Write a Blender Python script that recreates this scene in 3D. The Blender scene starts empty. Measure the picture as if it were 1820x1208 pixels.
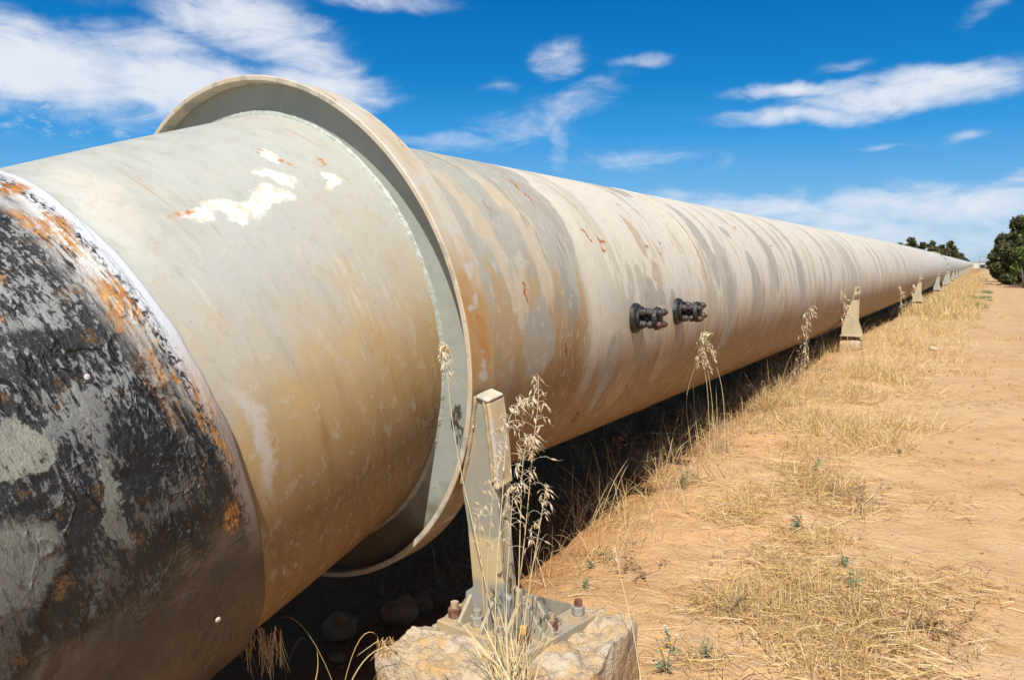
import bpy, bmesh, math, random
import numpy as np
from mathutils import Vector, Matrix
R_ = math.radians
random.seed(7); rng = np.random.default_rng(11)
sc = bpy.context.scene
C = sc.collection

# ------------------------------------------------------------------ camera
CAM = np.array([2.0972, 0.0, 0.2489]); PSI = .5276; PIT = .0935; FPX = 1463.9
cd_ = bpy.data.cameras.new('camera'); cam = bpy.data.objects.new('camera', cd_); C.objects.link(cam)
cam.location = CAM; cam.rotation_euler = (math.pi/2 - PIT, 0, PSI)
cd_.sensor_width = 36; cd_.lens = FPX/1820*36; cd_.clip_end = 5000; cd_.clip_start = .02
cd_.dof.use_dof = True; cd_.dof.focus_distance = 2.7; cd_.dof.aperture_fstop = 9
sc.camera = cam
sc.render.resolution_x = 1024; sc.render.resolution_y = 679

# ------------------------------------------------------------------ node helper
KA = .75; KB = .95
class NT:
    def __init__(s, tree): s.t = tree; tree.nodes.clear()
    def n(s, typ, ins=None, **pr):
        nd = s.t.nodes.new(typ)
        for k, v in pr.items(): setattr(nd, k, v)
        for k, v in (ins or {}).items(): s.set(nd.inputs[k], v)
        return nd
    def set(s, sock, v):
        if hasattr(v, 'links') or isinstance(v, bpy.types.NodeSocket): s.t.links.new(v, sock)
        elif v is not None:
            if isinstance(v, (tuple, list)) and len(v) == 3 and sock.type == 'RGBA': v = (*v, 1)
            sock.default_value = v
    def m(s, op, a, b=None, c=None, clamp=False):
        nd = s.n('ShaderNodeMath', operation=op, use_clamp=clamp); s.set(nd.inputs[0], a)
        if b is not None: s.set(nd.inputs[1], b)
        if c is not None: s.set(nd.inputs[2], c)
        return nd.outputs[0]
    def vm(s, op, a, b=None):
        nd = s.n('ShaderNodeVectorMath', operation=op); s.set(nd.inputs[0], a)
        if b is not None:
            s.set(nd.inputs['Scale' if op == 'SCALE' else 1], b)
        return nd.outputs['Value' if op in ('LENGTH', 'DOT_PRODUCT') else 'Vector']
    def mix(s, f, a, b, mode='MIX'):
        nd = s.n('ShaderNodeMix', data_type='RGBA', blend_type=mode); s.set(nd.inputs[0], f)
        s.set(nd.inputs[6], a); s.set(nd.inputs[7], b); return nd.outputs[2]
    def map(s, v, loc=(0, 0, 0), rot=(0, 0, 0), scale=(1, 1, 1), typ='POINT'):
        return s.n('ShaderNodeMapping', {0: v, 1: loc, 2: rot, 3: scale} if typ != 'NORMAL' else {}, vector_type=typ).outputs[0]
    def noise(s, v, sc_=5, det=4, rough=.55, dist=0, col=False):
        nd = s.n('ShaderNodeTexNoise', {'Vector': v, 'Scale': sc_, 'Detail': det, 'Roughness': rough, 'Distortion': dist})
        return nd.outputs[1 if col else 0]
    def rng(s, v, a, b, c=0., d=1., smooth=True):
        nd = s.n('ShaderNodeMapRange', {0: v, 1: a, 2: b, 3: c, 4: d}, interpolation_type='SMOOTHSTEP' if smooth else 'LINEAR')
        return nd.outputs[0]
    def sep(s, v): return s.n('ShaderNodeSeparateXYZ', {0: v}).outputs
    def comb(s, x, y, z=0.): return s.n('ShaderNodeCombineXYZ', {0: x, 1: y, 2: z}).outputs[0]
    def bump(s, h, st=.5, dist=.01, nrm=None):
        nd = s.n('ShaderNodeBump', {'Height': h, 'Strength': st, 'Distance': dist})
        if nrm is not None: s.set(nd.inputs['Normal'], nrm)
        return nd.outputs[0]
    def ell(s, p, cx, cy, rx, ry, rot=0., soft=.5):
        """soft-edged ellipse in a 2-D space"""
        q = s.map(p, (cx, cy, 0), (0, 0, rot), (rx, ry, 1), 'TEXTURE')
        return s.rng(s.vm('LENGTH', q), 1.0, 1.0 - soft)
    def bsdf(s, col, rough=.6, nrm=None, spec=.5, **kw):
        col = s.mix(1.0, col, (KA, KA, KA), 'MULTIPLY')
        b = s.n('ShaderNodeBsdfPrincipled', {'Base Color': col, 'Roughness': rough, 'Specular IOR Level': spec})
        if nrm is not None: s.set(b.inputs['Normal'], nrm)
        for k, v in kw.items(): s.set(b.inputs[k.replace('_', ' ')], v)
        o = s.n('ShaderNodeOutputMaterial'); s.t.links.new(b.outputs[0], o.inputs[0]); return b
def mat(name):
    m = bpy.data.materials.new(name); m.use_nodes = True; return m, NT(m.node_tree)
def uvflat(t):
    uv = t.n('ShaderNodeUVMap').outputs[0]; return uv

# ------------------------------------------------------------------ sky and sun
SUNV = Vector((.305, -.72, 1.0)).normalized()
w = bpy.data.worlds.new('World'); sc.world = w; w.use_nodes = True; T = NT(w.node_tree)
sky = T.n('ShaderNodeTexSky', sky_type='NISHITA', sun_disc=False, sun_elevation=math.asin(SUNV.z),
          sun_rotation=math.atan2(SUNV.x, SUNV.y), altitude=100, air_density=1.0, dust_density=.35, ozone_density=3.0)
d = T.n('ShaderNodeTexCoord').outputs['Generated']
X, Y, Z = T.sep(T.vm('NORMALIZE', d))
az = T.m('ARCTAN2', X, Y); el = T.m('ARCSINE', Z)
P2 = T.comb(az, el)
wz = T.noise(T.map(P2, scale=(1, 1.6, 1)), 5, 4, .6, col=True)
PW = T.vm('ADD', P2, T.vm('SCALE', T.vm('SUBTRACT', wz, (.5, .5, .5)), .07))
CL = [  # az, el, r_az, r_el, rot, opacity
 (-1.04, .205, .20, .058, -.10, 1.15), (-.90, .192, .20, .040, -.12, 1.1), (-.76, .200, .13, .026, .0, .95), (-.93, .235, .1, .03, -.2, .8),
 (-.84, .262, .13, .05, -.2, 1.0), (-.78, .235, .10, .035, -.3, .85), (-.69, .300, .13, .016, .0, .6), (-1.0, .29, .10, .03, 0, .35),
 (-.465, .235, .045, .035, .5, .62), (-.455, .222, .035, .012, .1, .55), (-.372, .230, .045, .013, .1, .52), (-.535, .2, .045, .012, 0, .4),
 (-.45, .18, .10, .03, .35, .48), (-.48, .135, .022, .045, .1, .45), (-.615, .145, .11, .016, -.1, .55), (-.52, .15, .12, .03, 0, .38), (-.38, .12, .16, .016, .05, .38), (-.30, .115, .10, .02, .1, .3),
 (-.10, .178, .16, .030, .10, 1.0), (-.045, .192, .10, .022, -.02, 1.0), (-.20, .187, .12, .013, .06, .9), (-.19, .157, .14, .014, .0, .85), (-.155, .213, .045, .009, .1, .36),
 (-.02, .255, .035, .014, .6, .5), (-.035, .124, .035, .007, .2, .42), (-.10, .118, .05, .004, .05, .4),
 (-.05, .062, .24, .028, .03, .85), (-.22, .066, .2, .022, -.08, .7), (.02, .084, .12, .014, .1, .55), (-.15, .030, .35, .03, 0, .6),
 (.5, .2, .3, .05, .2, .7), (1.2, .25, .3, .06, -.1, .7), (-1.8, .3, .4, .08, .2, .7), (2.4, .3, .5, .08, .1, .6)]
dens = None
for a, e, ra, re, ro, op in CL:
    k = T.m('MULTIPLY', T.ell(PW, a, e, ra*1.25, re*1.35, ro, .95), op)
    dens = k if dens is None else T.m('MAXIMUM', dens, k)
fine = T.noise(T.map(P2, rot=(0, 0, .12), scale=(1, 2.8, 1)), 11, 10, .66, .9)
mott = T.noise(T.map(P2, scale=(1, 1.6, 1)), 60, 4, .6)
dn = T.m('ADD', T.m('ADD', dens, T.m('MULTIPLY', T.m('SUBTRACT', fine, .5), 1.3)), T.m('MULTIPLY', T.m('SUBTRACT', mott, .5), .22))
cl = T.m('MULTIPLY', T.m('MULTIPLY', T.rng(dn, .08, 1.15), T.rng(dens, .0, .42)), .95)
ml = T.m('MULTIPLY', T.m('MULTIPLY', T.ell(P2, -1.0, .155, .16, .04, 0, .8), T.rng(T.noise(T.map(P2, scale=(1, 2.2, 1)), 38, 5, .65), .5, .72)), .5)
cl = T.m('MAXIMUM', cl, ml)
hs = T.n('ShaderNodeHueSaturation', {'Hue': .503, 'Saturation': 1.42, 'Value': 1.0, 'Color': sky.outputs[0]}).outputs[0]
hz = T.rng(el, .30, -.02)
gr = T.n('ShaderNodeValToRGB', {0: T.m('MULTIPLY', el, 2.0, clamp=True)}); cr = gr.color_ramp
cr.elements[0].position = 0; cr.elements[0].color = (.50, .72, .93, 1); cr.elements[1].position = 1; cr.elements[1].color = (.0, .10, .40, 1)
for q_, c_ in ((.06, (.44, .70, .98)), (.16, (.18, .53, .96)), (.30, (.036, .375, .88)), (.42, (.004, .265, .72)), (.60, (.0, .18, .58))): cr.elements.new(q_).color = (*c_, 1)
hs = T.mix(.90, hs, T.vm('SCALE', gr.outputs[0], 10.2))
SKYK = .056
skc = T.mix(cl, hs, (9.5, 10.0, 10.9))
bg = T.n('ShaderNodeBackground', {'Color': skc, 'Strength': SKYK})
T.t.links.new(bg.outputs[0], T.n('ShaderNodeOutputWorld').inputs[0])
sl = bpy.data.lights.new('sun', 'SUN'); sl.energy = 5.0; sl.angle = R_(.53); sl.color = (1, .955, .88)
so = bpy.data.objects.new('sun', sl); C.objects.link(so); so.rotation_euler = SUNV.to_track_quat('Z', 'Y').to_euler()
sc.view_settings.view_transform = 'Standard'; sc.view_settings.look = 'None'
sc.view_settings.exposure = .6; sc.view_settings.gamma = 1

# ------------------------------------------------------------------ projection helpers (used only to read world positions)
fw = np.array([-math.sin(PSI)*math.cos(PIT), math.cos(PSI)*math.cos(PIT), -math.sin(PIT)])
rt = np.array([math.cos(PSI), math.sin(PSI), 0.]); up = np.cross(rt, fw)
def ray(x, y): return (x-910)/FPX*rt-(y-604)/FPX*up+fw
def pz(x, y, z): d = ray(x, y); return CAM+d*(z-CAM[2])/d[2]
def py(x, y, Y): d = ray(x, y); return CAM+d*(Y-CAM[1])/d[1]

# ------------------------------------------------------------------ mesh helpers
def tag(o, label=None, cat=None, group=None, kind=None):
    for k, v in (('label', label), ('category', cat), ('group', group), ('kind', kind)):
        if v: o[k] = v
    return o
def empty(name, loc=(0, 0, 0), rz=0.):
    o = bpy.data.objects.new(name, None); C.objects.link(o); o.location = loc; o.rotation_euler = (0, 0, rz); o.empty_display_size = .1; return o
def mk(name, V, F, m=None, parent=None, smooth=False, uv=None, loc=None):
    me = bpy.data.meshes.new(name)
    V = np.asarray(V, float); me.from_pydata([tuple(v) for v in V], [], F)
    if uv is not None:
        ul = me.uv_layers.new(name='UVMap'); uv = np.asarray(uv, float)
        if len(uv) == len(me.loops): ul.data.foreach_set('uv', uv.ravel())
        else:
            vi = np.empty(len(me.loops), int); me.loops.foreach_get('vertex_index', vi); ul.data.foreach_set('uv', uv[vi].ravel())
    if smooth: me.polygons.foreach_set('use_smooth', [True]*len(me.polygons))
    me.update()
    o = bpy.data.objects.new(name, me); C.objects.link(o)
    if m: me.materials.append(m)
    if parent: o.parent = parent
    if loc is not None: o.location = loc
    return o
class MB:
    def __init__(s): s.V = []; s.F = []
    def add(s, V, F): o = len(s.V); s.V += [tuple(v) for v in V]; s.F += [tuple(i+o for i in f) for f in F]; return s
    def prism(s, poly, e0, e1, ex, ey, o=(0, 0, 0), n=None):
        """polygon (a,b) in axes ex,ey extruded along n from e0 to e1"""
        ex, ey, o = map(np.array, (ex, ey, o)); n = np.cross(ex, ey) if n is None else np.array(n)
        k = len(poly); V = [o+a*ex+b*ey+e0*n for a, b in poly]+[o+a*ex+b*ey+e1*n for a, b in poly]
        F = [tuple(range(k))[::-1], tuple(range(k, 2*k))]+[(i, (i+1) % k, k+(i+1) % k, k+i) for i in range(k)]
        return s.add(V, F)
    def box(s, a, b):
        return s.prism([(a[0], a[1]), (b[0], a[1]), (b[0], b[1]), (a[0], b[1])], a[2], b[2], (1, 0, 0), (0, 1, 0))
    def cyl(s, p, q, r0, r1=None, n=12, cap=True, rot=0.):
        p = np.array(p, float); q = np.array(q, float); r1 = r0 if r1 is None else r1
        d = q-p; d /= np.linalg.norm(d); a = np.cross(d, (0, 0, 1.)) if abs(d[2]) < .9 else np.cross(d, (1., 0, 0)); a /= np.linalg.norm(a); b = np.cross(d, a)
        V = []
        for c, r in ((p, r0), (q, r1)):
            V += [c+r*(math.cos(2*math.pi*i/n+rot)*a+math.sin(2*math.pi*i/n+rot)*b) for i in range(n)]
        F = [(i, (i+1) % n, n+(i+1) % n, n+i) for i in range(n)]
        if cap: F += [tuple(range(n))[::-1], tuple(range(n, 2*n))]
        return s.add(V, F)
    def tube(s, pts, rad, n=5):
        pts = [np.array(p, float) for p in pts]; V = []; k = len(pts)
        for i, p in enumerate(pts):
            d = pts[min(i+1, k-1)]-pts[max(i-1, 0)]; d /= np.linalg.norm(d)+1e-9
            a = np.cross(d, (0, 1., .3)); a /= np.linalg.norm(a)+1e-9; b = np.cross(d, a); r = rad[i] if hasattr(rad, '__len__') else rad
            V += [p+r*(math.cos(6.2832*j/n)*a+math.sin(6.2832*j/n)*b) for j in range(n)]
        F = [(i*n+j, i*n+(j+1) % n, (i+1)*n+(j+1) % n, (i+1)*n+j) for i in range(k-1) for j in range(n)]
        F += [tuple(range(n))[::-1], tuple(range((k-1)*n, k*n))]
        return s.add(V, F)
    def build(s, name, m, parent=None, smooth=False, bevel=0, loc=None):
        o = mk(name, s.V, s.F, m, parent, smooth, loc=loc)
        if bevel:
            b = o.modifiers.new('bevel', 'BEVEL'); b.width = bevel; b.segments = 2; b.limit_method = 'ANGLE'; b.angle_limit = R_(35)
        return o

def vnoise(x, y, seed=0):
    xi = np.floor(x).astype(np.int64); yi = np.floor(y).astype(np.int64); xf = x-xi; yf = y-yi
    def h(a, b):
        q = (a*374761393+b*668265263+seed*1442695041) & 0xffffffff; q = ((q ^ (q >> 13))*1274126177) & 0xffffffff
        return ((q ^ (q >> 16)) & 0xffff)/65535.
    u = xf*xf*(3-2*xf); v = yf*yf*(3-2*yf)
    return (h(xi, yi)*(1-u)+h(xi+1, yi)*u)*(1-v)+(h(xi, yi+1)*(1-u)+h(xi+1, yi+1)*u)*v-.5
def fbm(x, y, o=4, seed=0):
    return sum(vnoise(x*2**i, y*2**i, seed+i)*.5**i for i in range(o))

# ------------------------------------------------------------------ pipe course and ground level
BEND = .0142
def course(y):
    """centre line of the long pipe at run y (a slight bend after 15 m)"""
    y = np.asarray(y, float); t = np.clip((y-14)/14, 0, 1)
    x = -BEND*np.where(y > 28, 7+(y-28), 14*t*t/2)
    z = -.0016*np.maximum(y-24, 0)
    return x, z
def ground_z(x, y):
    x = np.asarray(x, float); y = np.asarray(y, float); yc = np.maximum(y, 0)
    base = np.interp(y, [-5, 2.2, 3.2, 4.8, 7, 10, 14, 22], [-1.13, -1.11, -1.075, -.965, -.87, -.80, -.82, -.86])
    px, pzz = course(y); dx = x-px
    base = base+pzz*np.clip(1-np.abs(dx)/60, .0, 1)
    near = np.exp(-((y-3)/9)**2)
    base = base-.05*np.exp(-((dx)/.45)**2)*near                                     # hollow under the pipe
    base = base+.05*np.exp(-((dx-.95)/.35)**2)*np.interp(y, [0, 4, 8, 60], [.6, .4, .8, 1.0])     # low verge
    n = .05*fbm(x*.9, y*.9, 3, 3)+.03*fbm(x*3, y*3, 3, 9)+.012*fbm(x*11, y*11, 2, 17)
    base = base+.12*np.exp(-(((x-1.36)/.22)**2+((y-2.05)/.40)**2))
    for rx in (2.35, 3.75): base = base-.012*np.exp(-((x-rx-.08*np.sin(y*.35))/.16)**2)+.008*np.exp(-((x-rx-.27-.08*np.sin(y*.35))/.07)**2)
    k = 1-.5*np.clip((dx-1.4)/.5, 0, 1)
    return base+n*k*1.0
def gz(x, y): return float(ground_z(x, y))
def at(x, y, z0=-.95):
    """world ground point seen at a pixel of the photograph"""
    z = z0
    for _ in range(12): p = pz(x, y, z); z = .5*z+.5*gz(p[0], min(max(p[1], 0), 300))
    return pz(x, y, z)
def spaced(a, segs):
    out = [a]
    for b, st, g in segs:
        while out[-1] < b: out.append(out[-1]+st); st *= g
    return np.array(out)

# ================================================================== materials
CREAM = (.62, .555, .45); OCHRE = (.50, .335, .155); GREYGR = (.36, .365, .30); WHITE = (.80, .79, .75)
RUST = (.40, .125, .022); BROWN = (.27, .17, .08); PALE = (.56, .56, .54)

def m_near():
    m, t = mat('near_pipe_paint'); uv = uvflat(t); u, v, _ = t.sep(uv)
    wcol = t.noise(uv, 7, 5, .65, col=True)
    W1 = t.vm('ADD', uv, t.vm('SCALE', t.vm('SUBTRACT', wcol, (.5, .5, .5)), .16))
    vert = t.noise(t.map(uv, scale=(1, .16, 1)), 16, 6, .6)
    big = t.noise(t.map(uv, loc=(3.3, 1, 0), scale=(1, .6, 1)), 3.0, 5, .6)
    fine = t.noise(t.map(uv, rot=(0, 0, .9), scale=(1, .12, 1)), 60, 5, .6)
    lo = t.rng(t.m('ADD', v, t.m('MULTIPLY', t.m('SUBTRACT', big, .5), 1.1)), .52, .02)        # ochre dust lower down
    och = t.mix(t.rng(vert, .35, .68), (.56, .395, .185), (.56, .36, .135))
    col = t.mix(t.m('MULTIPLY', lo, .92), (.465, .465, .405), och)
    # grey-green base showing through on the lower right flank
    col = t.mix(t.m('MULTIPLY', t.rng(t.m('ADD', t.m('MULTIPLY', vert, .6), t.m('MULTIPLY', big, .6)), .66, .80), .55), col, (.36, .335, .245))
    col = t.mix(t.m('MULTIPLY', t.rng(t.noise(t.map(uv, loc=(0, 4, 0), scale=(1, .2, 1)), 11, 5, .6), .56, .68), t.rng(v, .25, -.1)), col, (.44, .245, .08))
    col = t.mix(t.m('MULTIPLY', t.rng(t.m('ADD', v, t.m('MULTIPLY', t.m('SUBTRACT', vert, .5), .5)), .22, -.30), .88), col, t.mix(t.rng(vert, .4, .6), (.26, .125, .026), (.20, .11, .035)))  # lower flank darkened to brown, its shade put into the paint colour
    # pale scuffs
    sc1 = t.m('MULTIPLY', t.rng(fine, .5, .7), t.m('MAXIMUM', t.ell(W1, .18, .22, .17, .10, .5, .7), t.m('MAXIMUM', t.ell(W1, .20, .33, .14, .05, .4, .7), t.ell(W1, .62, .42, .035, .2, 0, .8))))
    col = t.mix(t.m('MULTIPLY', sc1, .8), col, (.62, .60, .50))
    blu = t.rng(t.noise(t.map(uv, loc=(1, 7, 0), scale=(1, .7, 1)), 30, 3, .5), .66, .72)
    col = t.mix(t.m('MULTIPLY', blu, t.m('MULTIPLY', t.rng(v, .6, .4), .5)), col, (.44, .46, .46))
    # pale stripe beside the bitumen
    col = t.mix(t.m('MULTIPLY', t.ell(W1, .64, .78, .09, .35, .15, .9), .5), col, (.66, .60, .47))
    st = t.m('MAXIMUM', t.m('MULTIPLY', t.ell(W1, .665, .06, .035, .22, 0, .7), 1.0), t.ell(W1, .70, .74, .03, .3, 0, .8))
    col = t.mix(t.m('MULTIPLY', st, .7), col, (.58, .56, .50))

    ch = t.noise(t.map(uv, loc=(6, 6, 0), scale=(1, .55, 1)), 24, 7, .74); ch2 = t.noise(t.map(uv, loc=(2, 9, 0), scale=(1, .8, 1)), 60, 5, .7)
    col = t.mix(t.m('MULTIPLY', t.rng(ch, .565, .58), 0.3), col, (.58, .53, .40))
    col = t.mix(t.m('MULTIPLY', t.rng(ch, .435, .42), 0.3), col, (.38, .33, .22))
    col = t.mix(t.m('MULTIPLY', t.rng(ch2, .715, .73), .75), col, (.40, .20, .07))
    col = t.mix(t.m('MULTIPLY', t.rng(t.noise(t.map(uv, loc=(5, 1, 0), scale=(1, .04, 1)), 42, 4, .7), .64, .68), 0.5), col, (.42, .25, .09))
    pit = t.rng(t.n('ShaderNodeTexVoronoi', {'Vector': uv, 'Scale': 26.0}).outputs[0], .05, .035); col = t.mix(t.m('MULTIPLY', pit, .6), col, (.16, .10, .05))
    # bare white primer with rust
    wp = None
    for a in [(.40, .60, .13, .045, .35), (.28, .60, .11, .05, .1), (.20, .66, .045, .075, -.6), (.145, .72, .03, .045, -.5), (.50, .60, .05, .05, 0), (.045, .585, .026, .06, -.35), (.06, .555, .035, .03, 0)]:
        k = t.ell(W1, *a[:4], a[4], .6); wp = k if wp is None else t.m('MAXIMUM', wp, k)
    wq = t.m('MULTIPLY', t.m('MULTIPLY', wp, .88), t.rng(t.m('ADD', t.m('MULTIPLY', wp, .40), t.m('ADD', t.m('MULTIPLY', fine, .55), t.m('MULTIPLY', vert, .45))), .58, .80)); col = t.mix(wq, col, t.mix(t.rng(t.noise(uv, 26, 6, .75), .46, .62), (.84, .81, .73), (.68, .56, .38)))
    rs = t.m('MAXIMUM', t.ell(W1, .525, .62, .045, .022, .1, .9), t.m('MAXIMUM', t.ell(W1, .155, .745, .018, .012, .2, .6), t.m('MAXIMUM', t.ell(W1, .03, .655, .012, .04, -.3, .8), t.ell(W1, .12, .70, .014, .03, -.5, .9))))
    rs = t.m('MULTIPLY', rs, t.rng(t.noise(t.map(uv, scale=(1, .5, 1)), 45, 4, .6), .36, .56))
    col = t.mix(rs, col, (.46, .17, .025))
    ro = t.rng(t.noise(t.map(uv, scale=(1, .3, 1)), 22, 4, .5), .3, .75, .42, .7)
    h = t.m('ADD', t.m('MULTIPLY', t.m('ADD', fine, t.m('MULTIPLY', t.rng(ch, .55, .58), .6)), .3), t.m('ADD', t.m('MULTIPLY', big, 1.0), t.m('MULTIPLY', wp, -.25)))
    t.bsdf(col, ro, t.bump(h, .35, .006), .38); return m

def m_far():
    m, t = mat('long_pipe_paint'); uv = uvflat(t); u, v, _ = t.sep(uv)
    wcol = t.noise(t.map(uv, scale=(1, .7, 1)), 5, 6, .7, col=True)
    W1 = t.vm('ADD', uv, t.vm('SCALE', t.vm('SUBTRACT', wcol, (.5, .5, .5)), .20))
    dr = t.noise(t.vm('ADD', t.map(uv, scale=(1, .20, 1)), t.vm('SCALE', wcol, .10)), 3.6, 5, .6, .25)         # broad drips running round the pipe
    dr2 = t.noise(t.vm('ADD', t.map(uv, loc=(8, 2, 0), scale=(1, .24, 1)), t.vm('SCALE', wcol, .06)), 6.5, 5, .62, .3)
    hair = t.noise(t.map(uv, loc=(2, 5, 0), scale=(1, .10, 1)), 26, 5, .65)
    big = t.noise(t.map(uv, loc=(5, 5, 0)), 1.6, 4, .55)
    col = t.mix(t.rng(big, .38, .66), (.72, .645, .50), (.69, .635, .53))
    col = t.mix(t.m('MULTIPLY', t.rng(hair, .50, .70), t.m('MULTIPLY', t.rng(big, .4, .6), .45)), col, (.60, .47, .29))
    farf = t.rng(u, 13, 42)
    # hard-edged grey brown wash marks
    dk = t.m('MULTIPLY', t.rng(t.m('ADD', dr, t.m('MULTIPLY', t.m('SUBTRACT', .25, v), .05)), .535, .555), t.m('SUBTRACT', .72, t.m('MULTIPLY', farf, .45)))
    col = t.mix(t.m('MULTIPLY', dk, t.rng(u, 3.0, 3.6)), col, (.46, .405, .29))
    dk2 = t.m('MULTIPLY', t.rng(dr2, .57, .59), t.m('SUBTRACT', .55, t.m('MULTIPLY', farf, .4)))
    col = t.mix(dk2, col, (.54, .43, .27))
    bl = t.m('MULTIPLY', t.rng(t.noise(t.map(uv, loc=(1, 9, 0), scale=(1, .25, 1)), 3.2, 4, .6), .57, .66), .3)
    col = t.mix(bl, col, (.57, .58, .58))
    # first length: grey above, ochre below
    first = t.rng(u, 3.06, 2.96)
    g1 = t.mix(t.rng(t.m('ADD', v, t.m('MULTIPLY', t.m('SUBTRACT', dr2, .5), 1.3)), .12, .26), (.50, .345, .17), (.45, .43, .34))
    g1 = t.mix(t.rng(t.noise(t.map(uv, scale=(1, .3, 1)), 6.5, 5, .65), .54, .60), g1, (.37, .345, .27))
    g1 = t.mix(t.m('MULTIPLY', t.rng(t.noise(t.map(uv, loc=(0, 3, 0), scale=(1, .22, 1)), 7, 5, .6), .55, .60), .9), g1, (.60, .50, .34))
    col = t.mix(first, col, g1)
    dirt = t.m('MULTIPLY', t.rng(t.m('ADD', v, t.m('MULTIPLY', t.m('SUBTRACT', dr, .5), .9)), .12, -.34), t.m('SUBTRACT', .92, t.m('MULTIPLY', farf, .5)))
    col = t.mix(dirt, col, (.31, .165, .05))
    def el(*a, soft=.3): return t.ell(W1, *a, soft)
    greys = None                                                     # grey touch-up paint
    for a in [(2.99, .55, .07, .30, .0), (3.02, .85, .10, .22, 0.), (2.60, -.02, .13, .15, 0.), (3.30, -.24, .07, .2, 0.), (3.86, .08, .05, .06, 0.),
              (3.74, .03, .09, .14, 0.), (4.02, .07, .04, .08, 0.), (4.30, .85, .15, .12, .2), (4.85, .42, .10, .33, .0), (5.10, -.05, .09, .36, .0),
              (5.50, .48, .09, .06, .0), (5.75, .10, .12, .26, 0.), (6.4, .3, .1, .3, 0), (7.3, .1, .12, .3, 0)]:
        k = t.ell(W1, *a, .15); greys = k if greys is None else t.m('MAXIMUM', greys, k)
    col = t.mix(t.m('MULTIPLY', greys, .85), col, (.41, .38, .30))
    tan = None
    for a in [(3.78, .40, .05, .14, 0.), (3.85, .2, .05, .08, 0.), (3.52, -.3, .10, .20, 0.), (4.0, -.25, .12, .15, 0.), (4.62, .0, .04, .5, 0.), (2.38, -.05, .05, .3, 0.)]:
        k = t.ell(W1, *a, .2); tan = k if tan is None else t.m('MAXIMUM', tan, k)
    col = t.mix(t.m('MULTIPLY', tan, .7), col, (.48, .345, .19))
    rs = None
    W2 = t.vm('ADD', uv, t.vm('SCALE', t.vm('SUBTRACT', t.noise(uv, 22, 4, .7, col=True), (.5, .5, .5)), .09))
    for a in [(3.20, .39, .05, .012, -.8), (3.33, .355, .05, .012, -.2), (3.30, .32, .02, .02, 0), (4.07, .37, .025, .012, 0), (3.86, .34, .018, .012, 0), (4.0, .30, .018, .012, 0), (2.50, .50, .012, .035, 0),
              (2.52, .15, .018, .05, 0), (2.9, .62, .012, .16, 0), (3.9, .62, .03, .01, 0), (2.30, .93, .03, .08, 0), (4.1, .75, .03, .01, 0), (5.9, .55, .05, .012, 0), (6.6, .4, .05, .012, 0), (7.4, .5, .05, .012, 0), (8.5, .3, .05, .02, 0)]:
        k = t.ell(W2, *a, .7); rs = k if rs is None else t.m('MAXIMUM', rs, k)
    gen = t.m('MULTIPLY', t.rng(t.noise(t.map(uv, loc=(4, 4, 0), scale=(1, .5, 1)), 5, 5, .7), .70, .74), .8)
    col = t.mix(t.m('MAXIMUM', t.rng(rs, .1, .5), gen), col, (.44, .17, .03))
    bk = None
    for a in [(3.18, -.45, .03, .055, .5), (5.10, -.30, .03, .04, .4), (3.62, -.36, .02, .03, .4), (2.82, -.10, .008, .10, 0)]:
        k = t.ell(W2, *a, .8); bk = k if bk is None else t.m('MAXIMUM', bk, k)
    bk = t.m('MULTIPLY', t.rng(bk, .1, .5), t.rng(t.noise(t.map(uv, rot=(0, 0, .5), scale=(1, .2, 1)), 60, 3, .6), .42, .55))
    col = t.mix(bk, col, (.05, .035, .02))

    ch = t.noise(t.map(uv, loc=(6, 6, 0), scale=(1, .55, 1)), 24, 7, .74); ch2 = t.noise(t.map(uv, loc=(2, 9, 0), scale=(1, .8, 1)), 60, 5, .7)
    col = t.mix(t.m('MULTIPLY', t.rng(ch, .565, .58), 0.28), col, (.76, .71, .60))
    col = t.mix(t.m('MULTIPLY', t.rng(ch, .435, .42), 0.3), col, (.44, .37, .25))
    col = t.mix(t.m('MULTIPLY', t.rng(ch2, .715, .73), .75), col, (.40, .20, .07))
    col = t.mix(t.m('MULTIPLY', t.rng(t.noise(t.map(uv, loc=(5, 1, 0), scale=(1, .04, 1)), 42, 4, .7), .64, .68), 0.45), col, (.42, .25, .09))
    pit = t.rng(t.n('ShaderNodeTexVoronoi', {'Vector': uv, 'Scale': 26.0}).outputs[0], .05, .035); col = t.mix(t.m('MULTIPLY', pit, .6), col, (.16, .10, .05))
    # farther lengths: pale grey
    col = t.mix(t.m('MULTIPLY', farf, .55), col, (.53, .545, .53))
    fn = t.noise(t.map(uv, scale=(1, .35, 1)), 70, 4, .6)
    h = t.m('ADD', t.m('MULTIPLY', fn, .22), t.m('ADD', big, t.m('MULTIPLY', greys, .15)))
    t.bsdf(col, t.rng(hair, .3, .7, .48, .7), t.bump(h, .3, .006), .35); return m

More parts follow.
